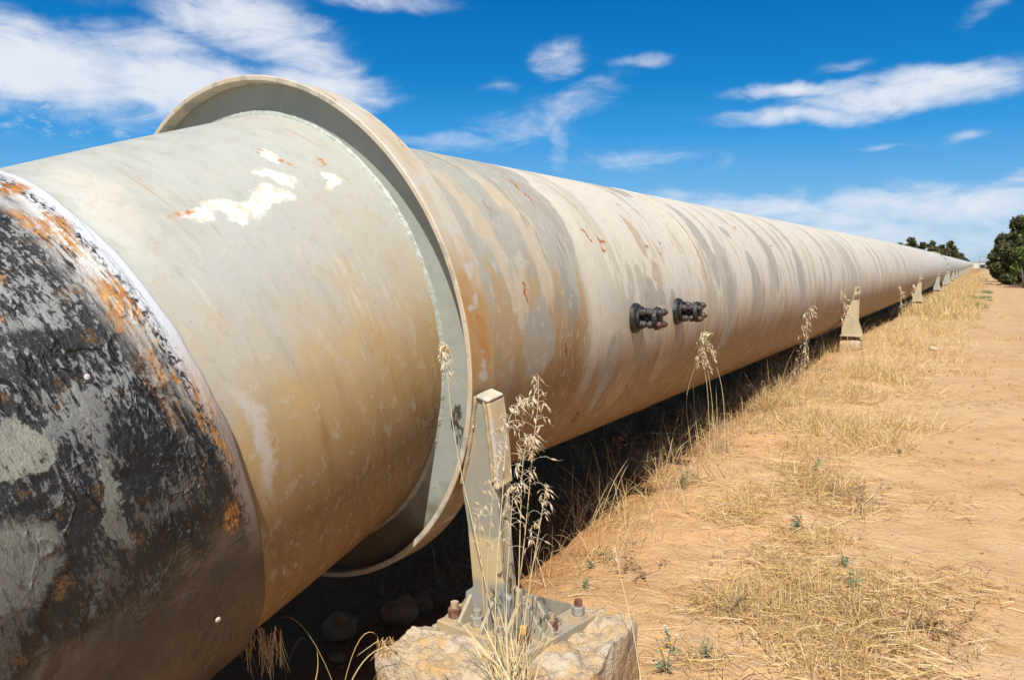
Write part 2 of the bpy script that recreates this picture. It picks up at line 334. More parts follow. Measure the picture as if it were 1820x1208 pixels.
def m_coat():
    m, t = mat('bitumen_coating'); uv = uvflat(t); u, v, _ = t.sep(uv)
    wcol = t.noise(uv, 9, 6, .7, col=True)
    W1 = t.vm('ADD', uv, t.vm('SCALE', t.vm('SUBTRACT', wcol, (.5, .5, .5)), .13))
    dab = t.noise(t.map(uv, rot=(0, 0, .6), scale=(1, .55, 1)), 105, 5, .68, .9)            # dabbed brush texture
    dab2 = t.noise(t.map(uv, loc=(3, 0, 0), rot=(0, 0, -.9), scale=(1, .22, 1)), 80, 5, .66, .3)
    strk = t.noise(t.map(uv, loc=(6, 1, 0), scale=(1, .10, 1)), 75, 5, .68)
    strk2 = t.noise(t.map(uv, loc=(1, 6, 0), scale=(1, .14, 1)), 30, 5, .68)
    zone = t.noise(t.map(uv, loc=(.4, 2, 0)), 5.5, 5, .62)
    edge = t.rng(t.m('ADD', u, t.m('MULTIPLY', t.m('SUBTRACT', strk2, .5), .12)), .76, .80)
    ht = t.m('ADD', t.m('MULTIPLY', dab, .5), t.m('MULTIPLY', dab2, .5))
    g = t.m('ADD', t.m('SUBTRACT', ht, .5), t.m('MULTIPLY', t.m('SUBTRACT', zone, .52), .75))
    grey = t.rng(g, .0, .035)
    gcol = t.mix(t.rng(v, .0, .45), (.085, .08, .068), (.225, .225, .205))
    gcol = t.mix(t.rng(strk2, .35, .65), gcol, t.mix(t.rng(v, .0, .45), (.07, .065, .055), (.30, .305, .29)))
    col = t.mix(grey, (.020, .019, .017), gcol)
    col = t.mix(t.m('MULTIPLY', t.rng(t.noise(t.map(uv, loc=(9, 0, 0)), 13, 7, .78), .56, .62), .6), col, (.19, .10, .03))
    bk = None
    for a in [(.955, .18, .06, .11, .2), (.83, .13, .03, .14, 0.), (.87, .25, .025, .2, .2), (1.02, .42, .08, .07, .3), (.93, -.01, .09, .04, .1), (.86, .40, .02, .1, 0), (.80, -.08, .03, .06, 0), (1.08, .33, .04, .05, .3)]:
        k = t.ell(W1, *a, .4); bk = k if bk is None else t.m('MAXIMUM', bk, k)
    col = t.mix(t.m('MULTIPLY', bk, t.rng(ht, .58, .54)), col, (.014, .013, .012))
    sw = t.m('MAXIMUM', t.ell(W1, 1.13, .275, .065, .06, .3, .12), t.m('MAXIMUM', t.ell(W1, 1.24, .10, .10, .09, 0, .3), t.ell(W1, 1.035, .10, .022, .10, .1, .2)))
    sw = t.m('MULTIPLY', sw, t.rng(dab2, .62, .56)); col = t.mix(sw, col, t.mix(t.rng(v, .05, .25), (.15, .145, .12), (.27, .27, .215)))
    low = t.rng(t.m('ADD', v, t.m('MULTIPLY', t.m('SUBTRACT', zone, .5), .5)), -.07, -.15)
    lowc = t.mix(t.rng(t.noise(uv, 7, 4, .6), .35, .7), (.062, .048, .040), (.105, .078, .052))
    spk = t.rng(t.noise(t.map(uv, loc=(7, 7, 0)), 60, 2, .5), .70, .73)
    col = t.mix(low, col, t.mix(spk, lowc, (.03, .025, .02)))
    # streaked pale and rusty zone near the end of the sleeve
    ze = t.rng(t.m('ADD', u, t.m('MULTIPLY', t.m('SUBTRACT', strk2, .5), .16)), .895, .80)
    vv = t.rng(v, .20, .55)
    me_ = t.m('MULTIPLY', t.m('MULTIPLY', ze, t.rng(t.m('ADD', strk2, t.m('MULTIPLY', vv, .12)), .50, .56)), t.rng(v, .0, .25))
    rusty = t.rng(t.m('ADD', strk, t.m('MULTIPLY', t.m('SUBTRACT', zone, .5), 1.3)), .56, .64)
    ec = t.mix(rusty, t.mix(vv, (.34, .30, .24), (.68, .66, .60)), t.mix(t.rng(dab, .42, .58), (.40, .15, .022), (.60, .33, .11)))
    col = t.mix(me_, col, ec)
    wr = t.m('MULTIPLY', t.rng(t.m('ADD', u, t.m('ADD', t.m('MULTIPLY', t.m('SUBTRACT', dab, .5), .035), t.m('MULTIPLY', t.m('SUBTRACT', strk2, .5), .05))), .803, .785), t.rng(v, -.25, -.02))
    wc_ = t.mix(t.rng(v, .05, .45), t.mix(rusty, (.26, .20, .15), (.42, .22, .08)), (.62, .64, .66))
    wc_ = t.mix(t.m('MULTIPLY', t.rng(t.m('SUBTRACT', dab, t.m('MULTIPLY', t.rng(u, .765, .80), .08)), .44, .41), t.rng(u, .760, .785)), wc_, (.03, .028, .026))
    col = t.mix(wr, col, wc_)
    rz = None
    for a in [(.80, .87, .05, .05, 0., .6), (.81, .66, .035, .10, .0, .7), (.85, .70, .02, .12, .0, .8), (.82, .47, .03, .14, .0, .9), (.785, .16, .015, .14, 0., .8), (.84, .43, .03, .06, 0, .9), (.81, -.07, .025, .05, 0, .8), (1.0, .6, .04, .02, 0, .9), (1.05, .52, .05, .012, 0, .9)]:
        k = t.ell(W1, *a); rz = k if rz is None else t.m('MAXIMUM', rz, k)
    rz = t.m('MULTIPLY', rz, t.rng(t.m('ADD', t.m('MULTIPLY', strk, .5), t.m('MULTIPLY', dab, .5)), .46, .52))
    col = t.mix(rz, col, t.mix(t.rng(dab2, .4, .6), (.42, .15, .022), (.55, .28, .08)))
    fold = t.noise(t.map(uv, rot=(0, 0, .25), scale=(1, .5, 1)), 10, 3, .5, 2.2)
    rid = t.m('SUBTRACT', 1.0, t.m('MULTIPLY', t.m('ABSOLUTE', t.m('SUBTRACT', fold, .5)), 14.0), clamp=True)
    rid = t.m('MULTIPLY', rid, t.rng(t.noise(uv, 6, 3, .5), .5, .58))
    amp = t.m('MULTIPLY', edge, t.m('SUBTRACT', 1.0, t.m('MULTIPLY', low, .93)))
    h = t.m('ADD', t.m('MULTIPLY', ht, t.m('MULTIPLY', amp, .9)), t.m('MULTIPLY', t.m('MULTIPLY', rid, .5), t.m('MULTIPLY', edge, t.m('SUBTRACT', 1., t.m('MULTIPLY', low, .6)))))
    h = t.m('ADD', h, t.m('ADD', t.m('MULTIPLY', zone, .5), t.m('MULTIPLY', sw, .12)))
    t.bsdf(col, t.rng(grey, 0, 1, .40, .5), t.bump(h, .9, .010), .32); return m

def m_paint(name, a, b, c=(.36, .36, .30), rust=.70, scale=7, grime=.5, stretch=(1, 1, .25), rough=.6):
    m, t = mat(name); p = t.n('ShaderNodeTexCoord').outputs['Object']
    n1 = t.noise(t.map(p, scale=stretch), scale, 6, .62); n2 = t.noise(t.map(p, loc=(3, 3, 3), scale=stretch), scale*.6, 5, .6); n3 = t.noise(p, scale*7, 4, .6)
    col = t.mix(t.rng(n1, .4, .6), a, b)
    col = t.mix(t.m('MULTIPLY', t.rng(n2, .54, .60), .8), col, c)
    col = t.mix(t.rng(t.noise(t.map(p, loc=(9, 1, 2)), scale*1.6, 5, .7), rust, rust+.05), col, RUST)
    col = t.mix(t.m('MULTIPLY', t.rng(n3, .3, .7), grime*.4), col, (.3, .2, .1))
    t.bsdf(col, rough, t.bump(t.m('ADD', n1, t.m('MULTIPLY', n3, .5)), .3, .004), .35); return m

def m_legfront():
    m, t = mat('leg_front_paint'); p = t.n('ShaderNodeTexCoord').outputs['Object']; x, y, z = t.sep(p)
    n1 = t.noise(t.map(p, scale=(1, 1, .3)), 14, 6, .62); n2 = t.noise(p, 5, 5, .6); n3 = t.noise(p, 60, 4, .6)
    col = t.mix(t.rng(n1, .4, .6), (.35, .345, .285), (.42, .375, .275))
    zz = t.m('ADD', z, t.m('MULTIPLY', t.m('SUBTRACT', n2, .5), .07)); band = t.m('MULTIPLY', t.rng(zz, -.535, -.56), t.rng(zz, -.70, -.675))
    col = t.mix(band, col, t.mix(t.rng(n1, .35, .65), (.62, .50, .30), (.56, .43, .23)))
    low_ = t.rng(zz, -.70, -.73); col = t.mix(t.m('MULTIPLY', low_, .8), col, t.mix(t.rng(n2, .5, .55), (.34, .35, .33), (.46, .36, .22)))
    col = t.mix(t.rng(t.noise(t.map(p, loc=(9, 1, 2)), 18, 5, .7), .70, .75), col, RUST)
    t.bsdf(col, .6, t.bump(t.m('ADD', n1, t.m('MULTIPLY', n3, .5)), .3, .004), .35); return m

def m_disk():
    m, t = mat('ring_plate_paint'); p = t.n('ShaderNodeTexCoord').outputs['Object']; x, y, z = t.sep(p)
    n1 = t.noise(p, 9, 6, .65); n2 = t.noise(t.map(p, loc=(3, 3, 3)), 22, 6, .7)
    col = t.mix(t.rng(n1, .4, .6), (.345, .385, .335), (.39, .42, .37))
    col = t.mix(t.m('MULTIPLY', t.rng(n2, .58, .64), .5), col, (.50, .49, .42))
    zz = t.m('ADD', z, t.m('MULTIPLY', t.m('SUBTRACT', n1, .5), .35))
    col = t.mix(t.m('MULTIPLY', t.rng(zz, -.38, -.62), .85), col, (.16, .11, .055))  # shadow at the bottom of the plate deepened in its colour
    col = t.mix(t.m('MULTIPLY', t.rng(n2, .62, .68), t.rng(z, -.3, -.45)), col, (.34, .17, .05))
    t.bsdf(col, .5, t.bump(t.m('ADD', n1, t.m('MULTIPLY', n2, .5)), .3, .004), .35); return m

def m_band():
    m, t = mat('ring_band_paint'); uv = uvflat(t); u, v, _ = t.sep(uv)
    st = t.noise(t.map(uv, scale=(1, .18, 1)), 16, 5, .6); bg_ = t.noise(uv, 5, 5, .6)
    col = t.mix(t.rng(st, .38, .62), (.63, .57, .45), (.57, .45, .29))
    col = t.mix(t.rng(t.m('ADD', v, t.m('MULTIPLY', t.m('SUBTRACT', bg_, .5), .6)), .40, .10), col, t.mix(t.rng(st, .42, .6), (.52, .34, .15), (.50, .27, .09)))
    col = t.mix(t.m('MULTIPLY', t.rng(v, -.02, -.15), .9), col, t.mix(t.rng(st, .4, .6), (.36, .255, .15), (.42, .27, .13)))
    W1 = t.vm('ADD', uv, t.vm('SCALE', t.vm('SUBTRACT', t.noise(uv, 16, 4, .7, col=True), (.5, .5, .5)), .08))
    rs = None
    for a in [(2.075, .66, .006, .10, 0), (1.985, .92, .014, .06, 0), (2.03, .06, .03, .1, 0), (2.05, .0, .02, .06, 0), (2.07, .46, .004, .04, 0), (1.975, 1.12, .01, .02, 0)]:
        k = t.ell(W1, *a, .8); rs = k if rs is None else t.m('MAXIMUM', rs, k)
    col = t.mix(t.m('MULTIPLY', t.rng(rs, .1, .6), t.rng(t.noise(t.map(uv, scale=(1, .2, 1)), 60, 4, .6), .40, .55)), col, (.50, .23, .06))
    col = t.mix(t.m('MULTIPLY', t.rng(t.noise(t.map(uv, loc=(2, 1, 0)), 9, 4, .6), .56, .62), .6), col, (.60, .60, .54))
    t.bsdf(col, .6, t.bump(t.m('ADD', bg_, t.m('MULTIPLY', st, .4)), .3, .005), .35); return m

def m_concrete():
    m, t = mat('plinth_concrete'); p = t.n('ShaderNodeTexCoord').outputs['Object']
    n1 = t.noise(p, 6, 6, .65); n2 = t.noise(t.map(p, loc=(4, 4, 4)), 28, 6, .7); n3 = t.noise(p, 110, 3, .6)
    vo = t.n('ShaderNodeTexVoronoi', {'Vector': p, 'Scale': 75.0}).outputs[0]
    col = t.mix(t.rng(n1, .38, .62), (.58, .48, .34), (.56, .35, .15))
    col = t.mix(t.m('MULTIPLY', t.rng(n2, .50, .60), .8), col, (.34, .28, .21))
    col = t.mix(t.m('MULTIPLY', t.rng(vo, .30, .12), t.rng(n2, .42, .58)), col, (.66, .64, .60))
    col = t.mix(t.rng(t.noise(t.map(p, loc=(1, 2, 3)), 11, 5, .7), .60, .66), col, (.27, .21, .15))
    pz_ = t.sep(p)[2]; col = t.mix(t.m('MULTIPLY', t.rng(t.m('ADD', pz_, t.m('MULTIPLY', t.m('SUBTRACT', n1, .5), .16)), -.90, -.98), .8), col, (.50, .31, .15))
    h = t.m('ADD', t.m('MULTIPLY', n2, 1.0), t.m('ADD', t.m('MULTIPLY', n3, .5), t.m('MULTIPLY', t.rng(vo, .3, .1), .25)))
    t.bsdf(col, .92, t.bump(h, .9, .012), .2); return m

def m_ground():
    m, t = mat('sandy_soil'); p = t.n('ShaderNodeTexCoord').outputs['Object']; x, y, z = t.sep(p)
    n1 = t.noise(p, .9, 6, .6); n2 = t.noise(t.map(p, loc=(5, 5, 5)), 5, 7, .68); n3 = t.noise(p, 60, 4, .65); n4 = t.noise(t.map(p, scale=(.6, 2, 1)), 16, 5, .6)
    col = t.mix(t.rng(n1, .35, .65), (.575, .345, .165), (.62, .40, .215))
    col = t.mix(t.m('MULTIPLY', t.rng(n2, .48, .68), .6), col, (.44, .245, .10))
    col = t.mix(t.m('MULTIPLY', t.rng(n4, .5, .68), .45), col, (.64, .44, .25))
    col = t.mix(t.m('MULTIPLY', t.rng(n3, .60, .75), .5), col, (.30, .16, .07)); col = t.mix(t.m('MULTIPLY', t.rng(t.noise(t.map(p, loc=(8, 8, 8)), 120, 3, .6), .60, .70), .5), col, (.74, .60, .42))
    peb = t.n('ShaderNodeTexVoronoi', {'Vector': p, 'Scale': 38.0}); pd = peb.outputs[0]; pc = t.sep(peb.outputs[1])[0]
    pk = t.m('MULTIPLY', t.rng(pd, .24, .14), t.rng(pc, .78, .82)); col = t.mix(pk, col, (.70, .63, .52))
    pk2 = t.m('MULTIPLY', t.rng(t.n('ShaderNodeTexVoronoi', {'Vector': t.map(p, loc=(3, 3, 0)), 'Scale': 90.0}).outputs[0], .25, .12), t.rng(n2, .5, .6)); col = t.mix(t.m('MULTIPLY', pk2, .6), col, (.27, .15, .07))
    # red-brown strip under the pipe: its shade deepened in the soil colour, strawy litter on the verge far off
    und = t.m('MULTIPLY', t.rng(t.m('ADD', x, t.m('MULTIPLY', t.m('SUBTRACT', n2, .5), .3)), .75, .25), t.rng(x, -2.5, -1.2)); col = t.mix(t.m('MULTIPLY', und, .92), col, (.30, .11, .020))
    li = t.m('MULTIPLY', t.m('MULTIPLY', t.rng(y, 9, 22), t.rng(x, 2.3, 1.2)), t.rng(n2, .36, .56)); col = t.mix(t.m('MULTIPLY', li, .75), col, (.50, .38, .18))
    h = t.m('ADD', t.m('MULTIPLY', n2, .8), t.m('ADD', t.m('MULTIPLY', n3, .16), t.m('ADD', t.m('MULTIPLY', pk, .2), t.m('MULTIPLY', n4, .3))))
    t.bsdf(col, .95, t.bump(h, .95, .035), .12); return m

def m_simple(name, a, b, scale=20, rough=.7, bump=.3, bd=.003, spec=.3, thr=(.4, .6)):
    m, t = mat(name); p = t.n('ShaderNodeTexCoord').outputs['Object']; n = t.noise(p, scale, 5, .6)
    t.bsdf(t.mix(t.rng(n, *thr), a, b), rough, t.bump(n, bump, bd), spec); return m

def m_blades(name, cols, trans=.25):
    """colour varies from blade to blade through the UV's first number"""
    m, t = mat(name); u, v, _ = t.sep(uvflat(t))
    r = t.n('ShaderNodeValToRGB', {0: u}); cr = r.color_ramp; cr.elements[0].color = (*cols[0], 1); cr.elements[1].color = (*cols[-1], 1)
    for i, c in enumerate(cols[1:-1]): cr.elements.new((i+1)/(len(cols)-1)).color = (*c, 1)
    rc = t.mix(1.0, r.outputs[0], (KB, KB, KB), 'MULTIPLY')
    b = t.n('ShaderNodeBsdfPrincipled', {'Base Color': rc, 'Roughness': .65, 'Specular IOR Level': .25})
    tr = t.n('ShaderNodeBsdfTranslucent', {0: rc}); mx = t.n('ShaderNodeMixShader', {0: trans, 1: b.outputs[0], 2: tr.outputs[0]})
    t.t.links.new(mx.outputs[0], t.n('ShaderNodeOutputMaterial').inputs[0]); return m

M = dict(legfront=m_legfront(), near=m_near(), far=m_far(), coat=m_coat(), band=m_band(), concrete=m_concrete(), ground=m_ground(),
 lip=m_paint('ring_lip_paint', (.62, .52, .36), (.66, .60, .48), (.40, .40, .34), .66, 16, .3, (1, 1, 1)),
 disk=m_disk(), diskx=m_paint('ring_plate_paint', (.34, .385, .335), (.39, .42, .37), (.44, .455, .41), .78, 8, .25, (1, 1, .5), .5),
 weld=m_simple('weld_bead_steel', (.34, .38, .335), (.41, .44, .395), 40, .45, .9, .006, .5),
 leg=m_paint('leg_grey_paint', (.37, .35, .28), (.43, .385, .275), (.52, .42, .26), .74, 9, .4, (1, 1, .4)),
 legcream=m_paint('leg_cream_paint', (.60, .46, .24), (.62, .50, .30), (.55, .53, .47), .72, 10, .4, (1, 1, .5)),
 plate=m_paint('base_plate_paint', (.44, .35, .22), (.53, .40, .23), (.36, .34, .28), .70, 14, .6, (1, 1, 1)),
 nut=m_simple('nut_rust', (.15, .055, .03), (.24, .14, .10), 60, .6, .5, .002), nutgrey=m_simple('nut_grey', (.30, .29, .27), (.40, .34, .26), 50, .5, .4, .002),
 nutyellow=m_simple('nut_yellow', (.72, .40, .04), (.62, .36, .08), 70, .6, .4, .002), boltm=m_simple('bolt_dusty', (.50, .38, .24), (.40, .30, .20), 50, .7, .4, .002),
 black=m_simple('nozzle_bitumen', (.010, .009, .009), (.03, .026, .022), 60, .52, .8, .006, .5), bootm=m_simple('nozzle_nut', (.035, .03, .028), (.08, .065, .055), 50, .5, .5, .004, .4),
 copper=m_simple('nozzle_rust_nut', (.11, .05, .03), (.035, .028, .025), 40, .5, .5, .004, .4),
 steelfar=m_paint('support_galvanised', (.40, .42, .38), (.46, .45, .38), (.48, .36, .20), .74, 6, .4), supp=m_paint('support_cream_paint', (.54, .44, .27), (.58, .48, .31), (.44, .40, .32), .70, 6, .4),
 rock=m_simple('sandstone', (.36, .18, .06), (.48, .27, .11), 14, .9, .9, .01, .15), clod=m_simple('soil_clod', (.46, .27, .13), (.34, .18, .08), 14, .95, .9, .004, .1), rockpale=m_simple('pale_stone', (.55, .42, .28), (.66, .56, .42), 14, .9, .9, .008, .15),
 straw=m_blades('dry_straw', [(.74, .54, .25), (.60, .38, .13), (.86, .72, .42), (.38, .22, .08), (.72, .53, .25)], .3), thatch=m_blades('grass_thatch', [(.34, .21, .09), (.50, .38, .22), (.24, .14, .06), (.56, .46, .32), (.30, .19, .09)], .15), brush=m_blades('dead_brush', [(.26, .13, .04), (.40, .24, .09), (.20, .11, .04), (.46, .30, .13)], .15),
 green=m_blades('green_blades', [(.09, .17, .04), (.16, .24, .07), (.12, .20, .09)], .3), oat=m_blades('oat_straw', [(.74, .60, .33), (.80, .68, .42), (.66, .50, .24)], .25),
 husk=m_blades('oat_husk', [(.84, .77, .58), (.74, .60, .36), (.86, .80, .66), (.66, .50, .28), (.84, .77, .60)], .5), leafg=m_blades('herb_leaf', [(.13, .20, .10), (.20, .26, .14), (.27, .30, .19)], .2),
 tree=m_blades('tree_foliage', [(.045, .052, .02), (.08, .088, .032), (.13, .13, .055), (.06, .065, .026)], .2), treel=m_blades('tree_foliage_light', [(.10, .15, .03), (.15, .20, .05), (.07, .11, .025)], .25),
 bark=m_simple('tree_bark', (.14, .11, .085), (.24, .20, .16), 12, .9, .6, .01, .1), twig=m_simple('twig_wood', (.17, .12, .09), (.28, .20, .14), 30, .9, .4, .002, .1),
 flower=m_simple('yellow_flower', (.75, .45, .02), (.80, .52, .05), 50, .6), whitef=m_simple('white_flower', (.8, .8, .76), (.7, .7, .66), 50, .6), snail=m_simple('snail_shell', (.72, .68, .58), (.62, .55, .42), 120, .5, .2, .001),
 post=m_simple('post_steel', (.32, .33, .34), (.4, .4, .4), 10, .5), wall=m_simple('white_wall', (.62, .60, .56), (.68, .66, .62), 2, .8), roofm=m_simple('tin_roof', (.45, .46, .47), (.38, .39, .4), 3, .4), dark=m_simple('dark_window', (.03, .035, .04), (.05, .05, .06), 5, .3))

# ================================================================== ground
gx = np.concatenate([-spaced(0., [(1.2, .03, 1), (8, .05, 1.08), (1500, .6, 1.13)])[::-1][:-1], spaced(0., [(3.2, .02, 1), (8, .03, 1.07), (1500, .5, 1.13)])])
gy = np.concatenate([-spaced(0., [(200, .3, 1.3)])[::-1][:-1], spaced(0., [(1.2, .15, 1), (6, .02, 1), (14, .03, 1.01), (60, .08, 1.03), (1600, 1, 1.08)])])
GX, GY = np.meshgrid(gx, gy); GZ = ground_z(GX, GY)
far_ = np.clip((GY-300)/400, 0, 1); GZ = GZ*(1-far_)+(-1.3)*far_
GZ = np.where(np.abs(GX) > 80, np.minimum(GZ, -.9), GZ)
nx, ny = len(gx), len(gy); I = np.arange(nx*ny).reshape(ny, nx)
me = bpy.data.meshes.new('ground'); me.vertices.add(nx*ny); me.vertices.foreach_set('co', np.stack([GX, GY, GZ], -1).ravel())
Q = np.stack([I[:-1, :-1], I[:-1, 1:], I[1:, 1:], I[1:, :-1]], -1).reshape(-1, 4)
me.loops.add(Q.size); me.loops.foreach_set('vertex_index', Q.ravel()); me.polygons.add(len(Q)); me.polygons.foreach_set('loop_start', np.arange(0, Q.size, 4)); me.polygons.foreach_set('use_smooth', [True]*len(Q))
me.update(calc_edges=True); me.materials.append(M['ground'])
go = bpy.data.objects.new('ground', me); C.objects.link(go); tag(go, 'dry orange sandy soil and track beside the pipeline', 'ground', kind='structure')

# ================================================================== the pipeline
R0 = .7
pipe = empty('pipeline', (0, 2.0092, 0)); tag(pipe, 'huge weathered cream steel water pipeline running to the horizon', 'pipeline')
def chp(o):  # parent to the pipeline keeping world coordinates
    o.parent = pipe; o.matrix_parent_inverse = Matrix.Translation(-Vector(pipe.location)); return o
def ring_pts(cen, e1, e2, r, n): 
    th = np.linspace(-math.pi, math.pi, n+1); return cen+r*(np.cos(th)[:, None]*e1+np.sin(th)[:, None]*e2), th
def lathe(name, rows, m, uvr=R0, nseg=256, close=False, smooth=True, crisp=False):
    """rows: (centre, e1, e2, radius, u) swept round; uv = (u, angle*radius)"""
    V = []; UV = []; k = len(rows)
    for cen, e1, e2, r, u in rows:
        P, th = ring_pts(np.array(cen, float), e1, e2, r, nseg); V.append(P); UV.append(np.stack([np.full(nseg+1, u), th*uvr], -1))
    V = np.concatenate(V); UV = np.concatenate(UV); n1 = nseg+1
    if crisp:
        V = np.concatenate([V[(r)*n1:(r+1)*n1] for i in range(k-1) for r in (i, i+1)]); UV = np.concatenate([UV[(r)*n1:(r+1)*n1] for i in range(k-1) for r in (i, i+1)])
        F = [(2*i*n1+j, 2*i*n1+j+1, (2*i+1)*n1+j+1, (2*i+1)*n1+j) for i in range(k-1) for j in range(nseg)]
    else: F = [(i*n1+j, i*n1+j+1, (i+1)*n1+j+1, (i+1)*n1+j) for i in range(k-1) for j in range(nseg)]
    return chp(mk(name, V, F, m, None, smooth, UV))
EX, EZ = np.array([1., 0, 0]), np.array([0, 0, 1.])
def crow(y, r=R0, u=None): x, z = course(y); return ((float(x), y, float(z)), EX, EZ, r, y if u is None else u)
JOINT = 39.3
WELDS = [3.02, 4.60, 12.9, 21.1, 29.3, 37.4, 47.5, 57, 66, 76, 88, 100]
cuts = [2.02]+[4.60, 12.9, 21.1, 29.3, JOINT, 60, 100, 200, 620]
rg = np.random.default_rng(5)
for a, b in zip(cuts[:-1], cuts[1:]):
    n = max(2, int((b-a)/(.4 if b < 30 else 2 if b < 110 else 20)))
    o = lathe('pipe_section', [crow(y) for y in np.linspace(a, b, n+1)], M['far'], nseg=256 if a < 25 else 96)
for wv in WELDS:
    h = .003 if wv != 3.02 else .0007
    ww = .008 if wv < 20 else .03
    V = [crow(wv-ww, R0-.002), crow(wv-ww*.5, R0+h*.8), crow(wv, R0+h), crow(wv+ww*.5, R0+h*.8), crow(wv+ww, R0-.002)]
    lathe('weld_seam', V, M['far'], nseg=200)
for pos in (JOINT,):
    V = [crow(pos-.09, R0-.01, 0), crow(pos-.09, R0+.045, 0), crow(pos+.09, R0+.045, 0), crow(pos+.09, R0-.01, 0)]
    o = lathe('coupling_ring', V, M['steelfar'], nseg=96, smooth=False)
    for k in range(20):
        a_ = k*2*math.pi/20; x0, z0 = course(pos); mb = MB(); rr = R0+.03
        mb.cyl((x0+rr*math.cos(a_), pos-.13, z0+rr*math.sin(a_)), (x0+rr*math.cos(a_), pos+.13, z0+rr*math.sin(a_)), .018, n=6); b_ = mb.build('coupling_bolt', M['nut']); b_.parent = o

# ---- near bent length: frame of its axis
a_, b_ = .3058, -.0661
NA = np.array([math.sin(b_)*math.cos(a_), -math.cos(b_)*math.cos(a_), -math.sin(a_)])
NE1 = np.cross([0, 0, 1.], NA); NE1 /= np.linalg.norm(NE1); NE1 *= np.sign(NE1[0]); NE2 = np.cross(NA, NE1); NE2 *= np.sign(NE2[2])
CD = np.array([0, 2.0092, 0]); RN = .7182
def nrow(s, r=RN, u=None): return (CD+NA*s, NE1, NE2, r, s if u is None else u)
# tilted plane of the big ring (it bisects the two pipe directions)
RA = np.array([.0651, 1, .1356]); RA /= np.linalg.norm(RA)
QE1 = np.cross(RA, [0, 0, 1.]); QE1 /= np.linalg.norm(QE1); QE2 = np.cross(QE1, RA)
if QE1[0] < 0: QE1 = -QE1
if QE2[2] < 0: QE2 = -QE2
# near skin starts inside the plate and is cut on the mitre plane
def near_pt(th, s, r):
    return CD+NA*s+r*(np.cos(th)*NE1+np.sin(th)*NE2)
nseg = 320; th = np.linspace(-math.pi, math.pi, nseg+1); ss = np.linspace(0, 1, 60)
V = []; UV = []
for k, f_ in enumerate(ss):
    for t_ in th:
        p = near_pt(t_, 0, RN); s0 = ((CD-p)@RA)/(NA@RA); s = s0+(.80-s0)*f_
        V.append(near_pt(t_, s, RN+(.0012*math.sin(3*t_+9*s)))); UV.append((s, t_*RN))
n1 = nseg+1
F = [(i*n1+j, i*n1+j+1, (i+1)*n1+j+1, (i+1)*n1+j) for i in range(len(ss)-1) for j in range(nseg)]
chp(mk('bent_pipe_section', V, F, M['near'], None, True, UV))['label'] = 'grey green and ochre bent length dipping towards the soil'
# bitumen sleeve with a ragged, lumpy skin
RC = .7423; srow = [.7455, .7458, .7475, .752]+list(np.linspace(.757, 2.2, 260)); V = []; UV = []
nseg2 = 560; th2 = np.linspace(-math.pi, math.pi, nseg2+1); TH, SS = np.meshgrid(th2, np.array(srow))
lump = .0045*fbm(SS*7, TH*5, 4, 41)+.004*fbm(SS*26+3, TH*16, 3, 51)
fold = fbm(SS*7+TH*3, TH*4, 3, 61); rid = np.clip(1-np.abs(fold)*11, 0, 1)*np.clip((fbm(SS*4, TH*2.5, 2, 77)+.05)*6, 0, 1)
lowf = np.clip((-.15-TH)*5, 0, 1)*(TH > -2.4)
lump = lump*(1-.7*lowf)+.006*rid*(1-.6*lowf)
ramp = np.clip((SS-.757)/.09, 0, 1)
wob = .006*fbm(TH*6, TH*0, 4, 91)
rr = RC+lump*ramp; rr[0] = RN-.004; rr[1] = RC-.007; rr[2] = RC-.002
SW = SS+wob*np.clip(1-(SS-.7455)/.1, 0, 1)
Pc = CD+SW[..., None]*NA+rr[..., None]*(np.cos(TH)[..., None]*NE1+np.sin(TH)[..., None]*NE2)
V = Pc.reshape(-1, 3); UV = np.stack([SW, TH*RC], -1).reshape(-1, 2); n2 = nseg2+1
F = [(i*n2+j, i*n2+j+1, (i+1)*n2+j+1, (i+1)*n2+j) for i in range(len(srow)-1) for j in range(nseg2)]
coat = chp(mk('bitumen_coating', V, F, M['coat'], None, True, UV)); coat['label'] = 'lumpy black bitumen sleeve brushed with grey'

# ---- big ring: plate, band, lip, weld
RL, LT = .845, .0183; YL, YR, YD = 1.9623, 2.0863, 2.0092; RC0 = np.array([.0097, 0, -.0073])
def qrow(y, r, u): return (RC0+np.array([0, y, 0]), QE1, QE2, r, u)
rimg = empty('thrust_ring', (0, 2.0092, 0)); rimg.parent = pipe; rimg.location = (0, 0, 0); rimg['label'] = 'large flanged ring welded round the pipe at its bend'
def chr_(o): o.parent = rimg; o.matrix_parent_inverse = Matrix.Translation(-Vector(pipe.location)); return o
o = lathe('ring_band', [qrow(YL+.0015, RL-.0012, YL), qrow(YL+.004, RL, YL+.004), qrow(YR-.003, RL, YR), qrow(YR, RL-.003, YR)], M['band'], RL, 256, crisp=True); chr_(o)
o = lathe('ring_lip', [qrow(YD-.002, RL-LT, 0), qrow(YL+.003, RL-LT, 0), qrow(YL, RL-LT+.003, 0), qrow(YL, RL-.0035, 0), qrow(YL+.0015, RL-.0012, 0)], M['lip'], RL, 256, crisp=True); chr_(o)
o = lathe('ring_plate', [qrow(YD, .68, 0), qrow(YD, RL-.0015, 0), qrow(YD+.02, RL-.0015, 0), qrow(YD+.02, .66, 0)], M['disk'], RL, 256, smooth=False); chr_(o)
o = lathe('ring_back', [qrow(YR, RL-.003, 0), qrow(YR, RL-LT, 0), qrow(YD+.02, RL-LT, 0)], M['band'], RL, 256, smooth=False); chr_(o)
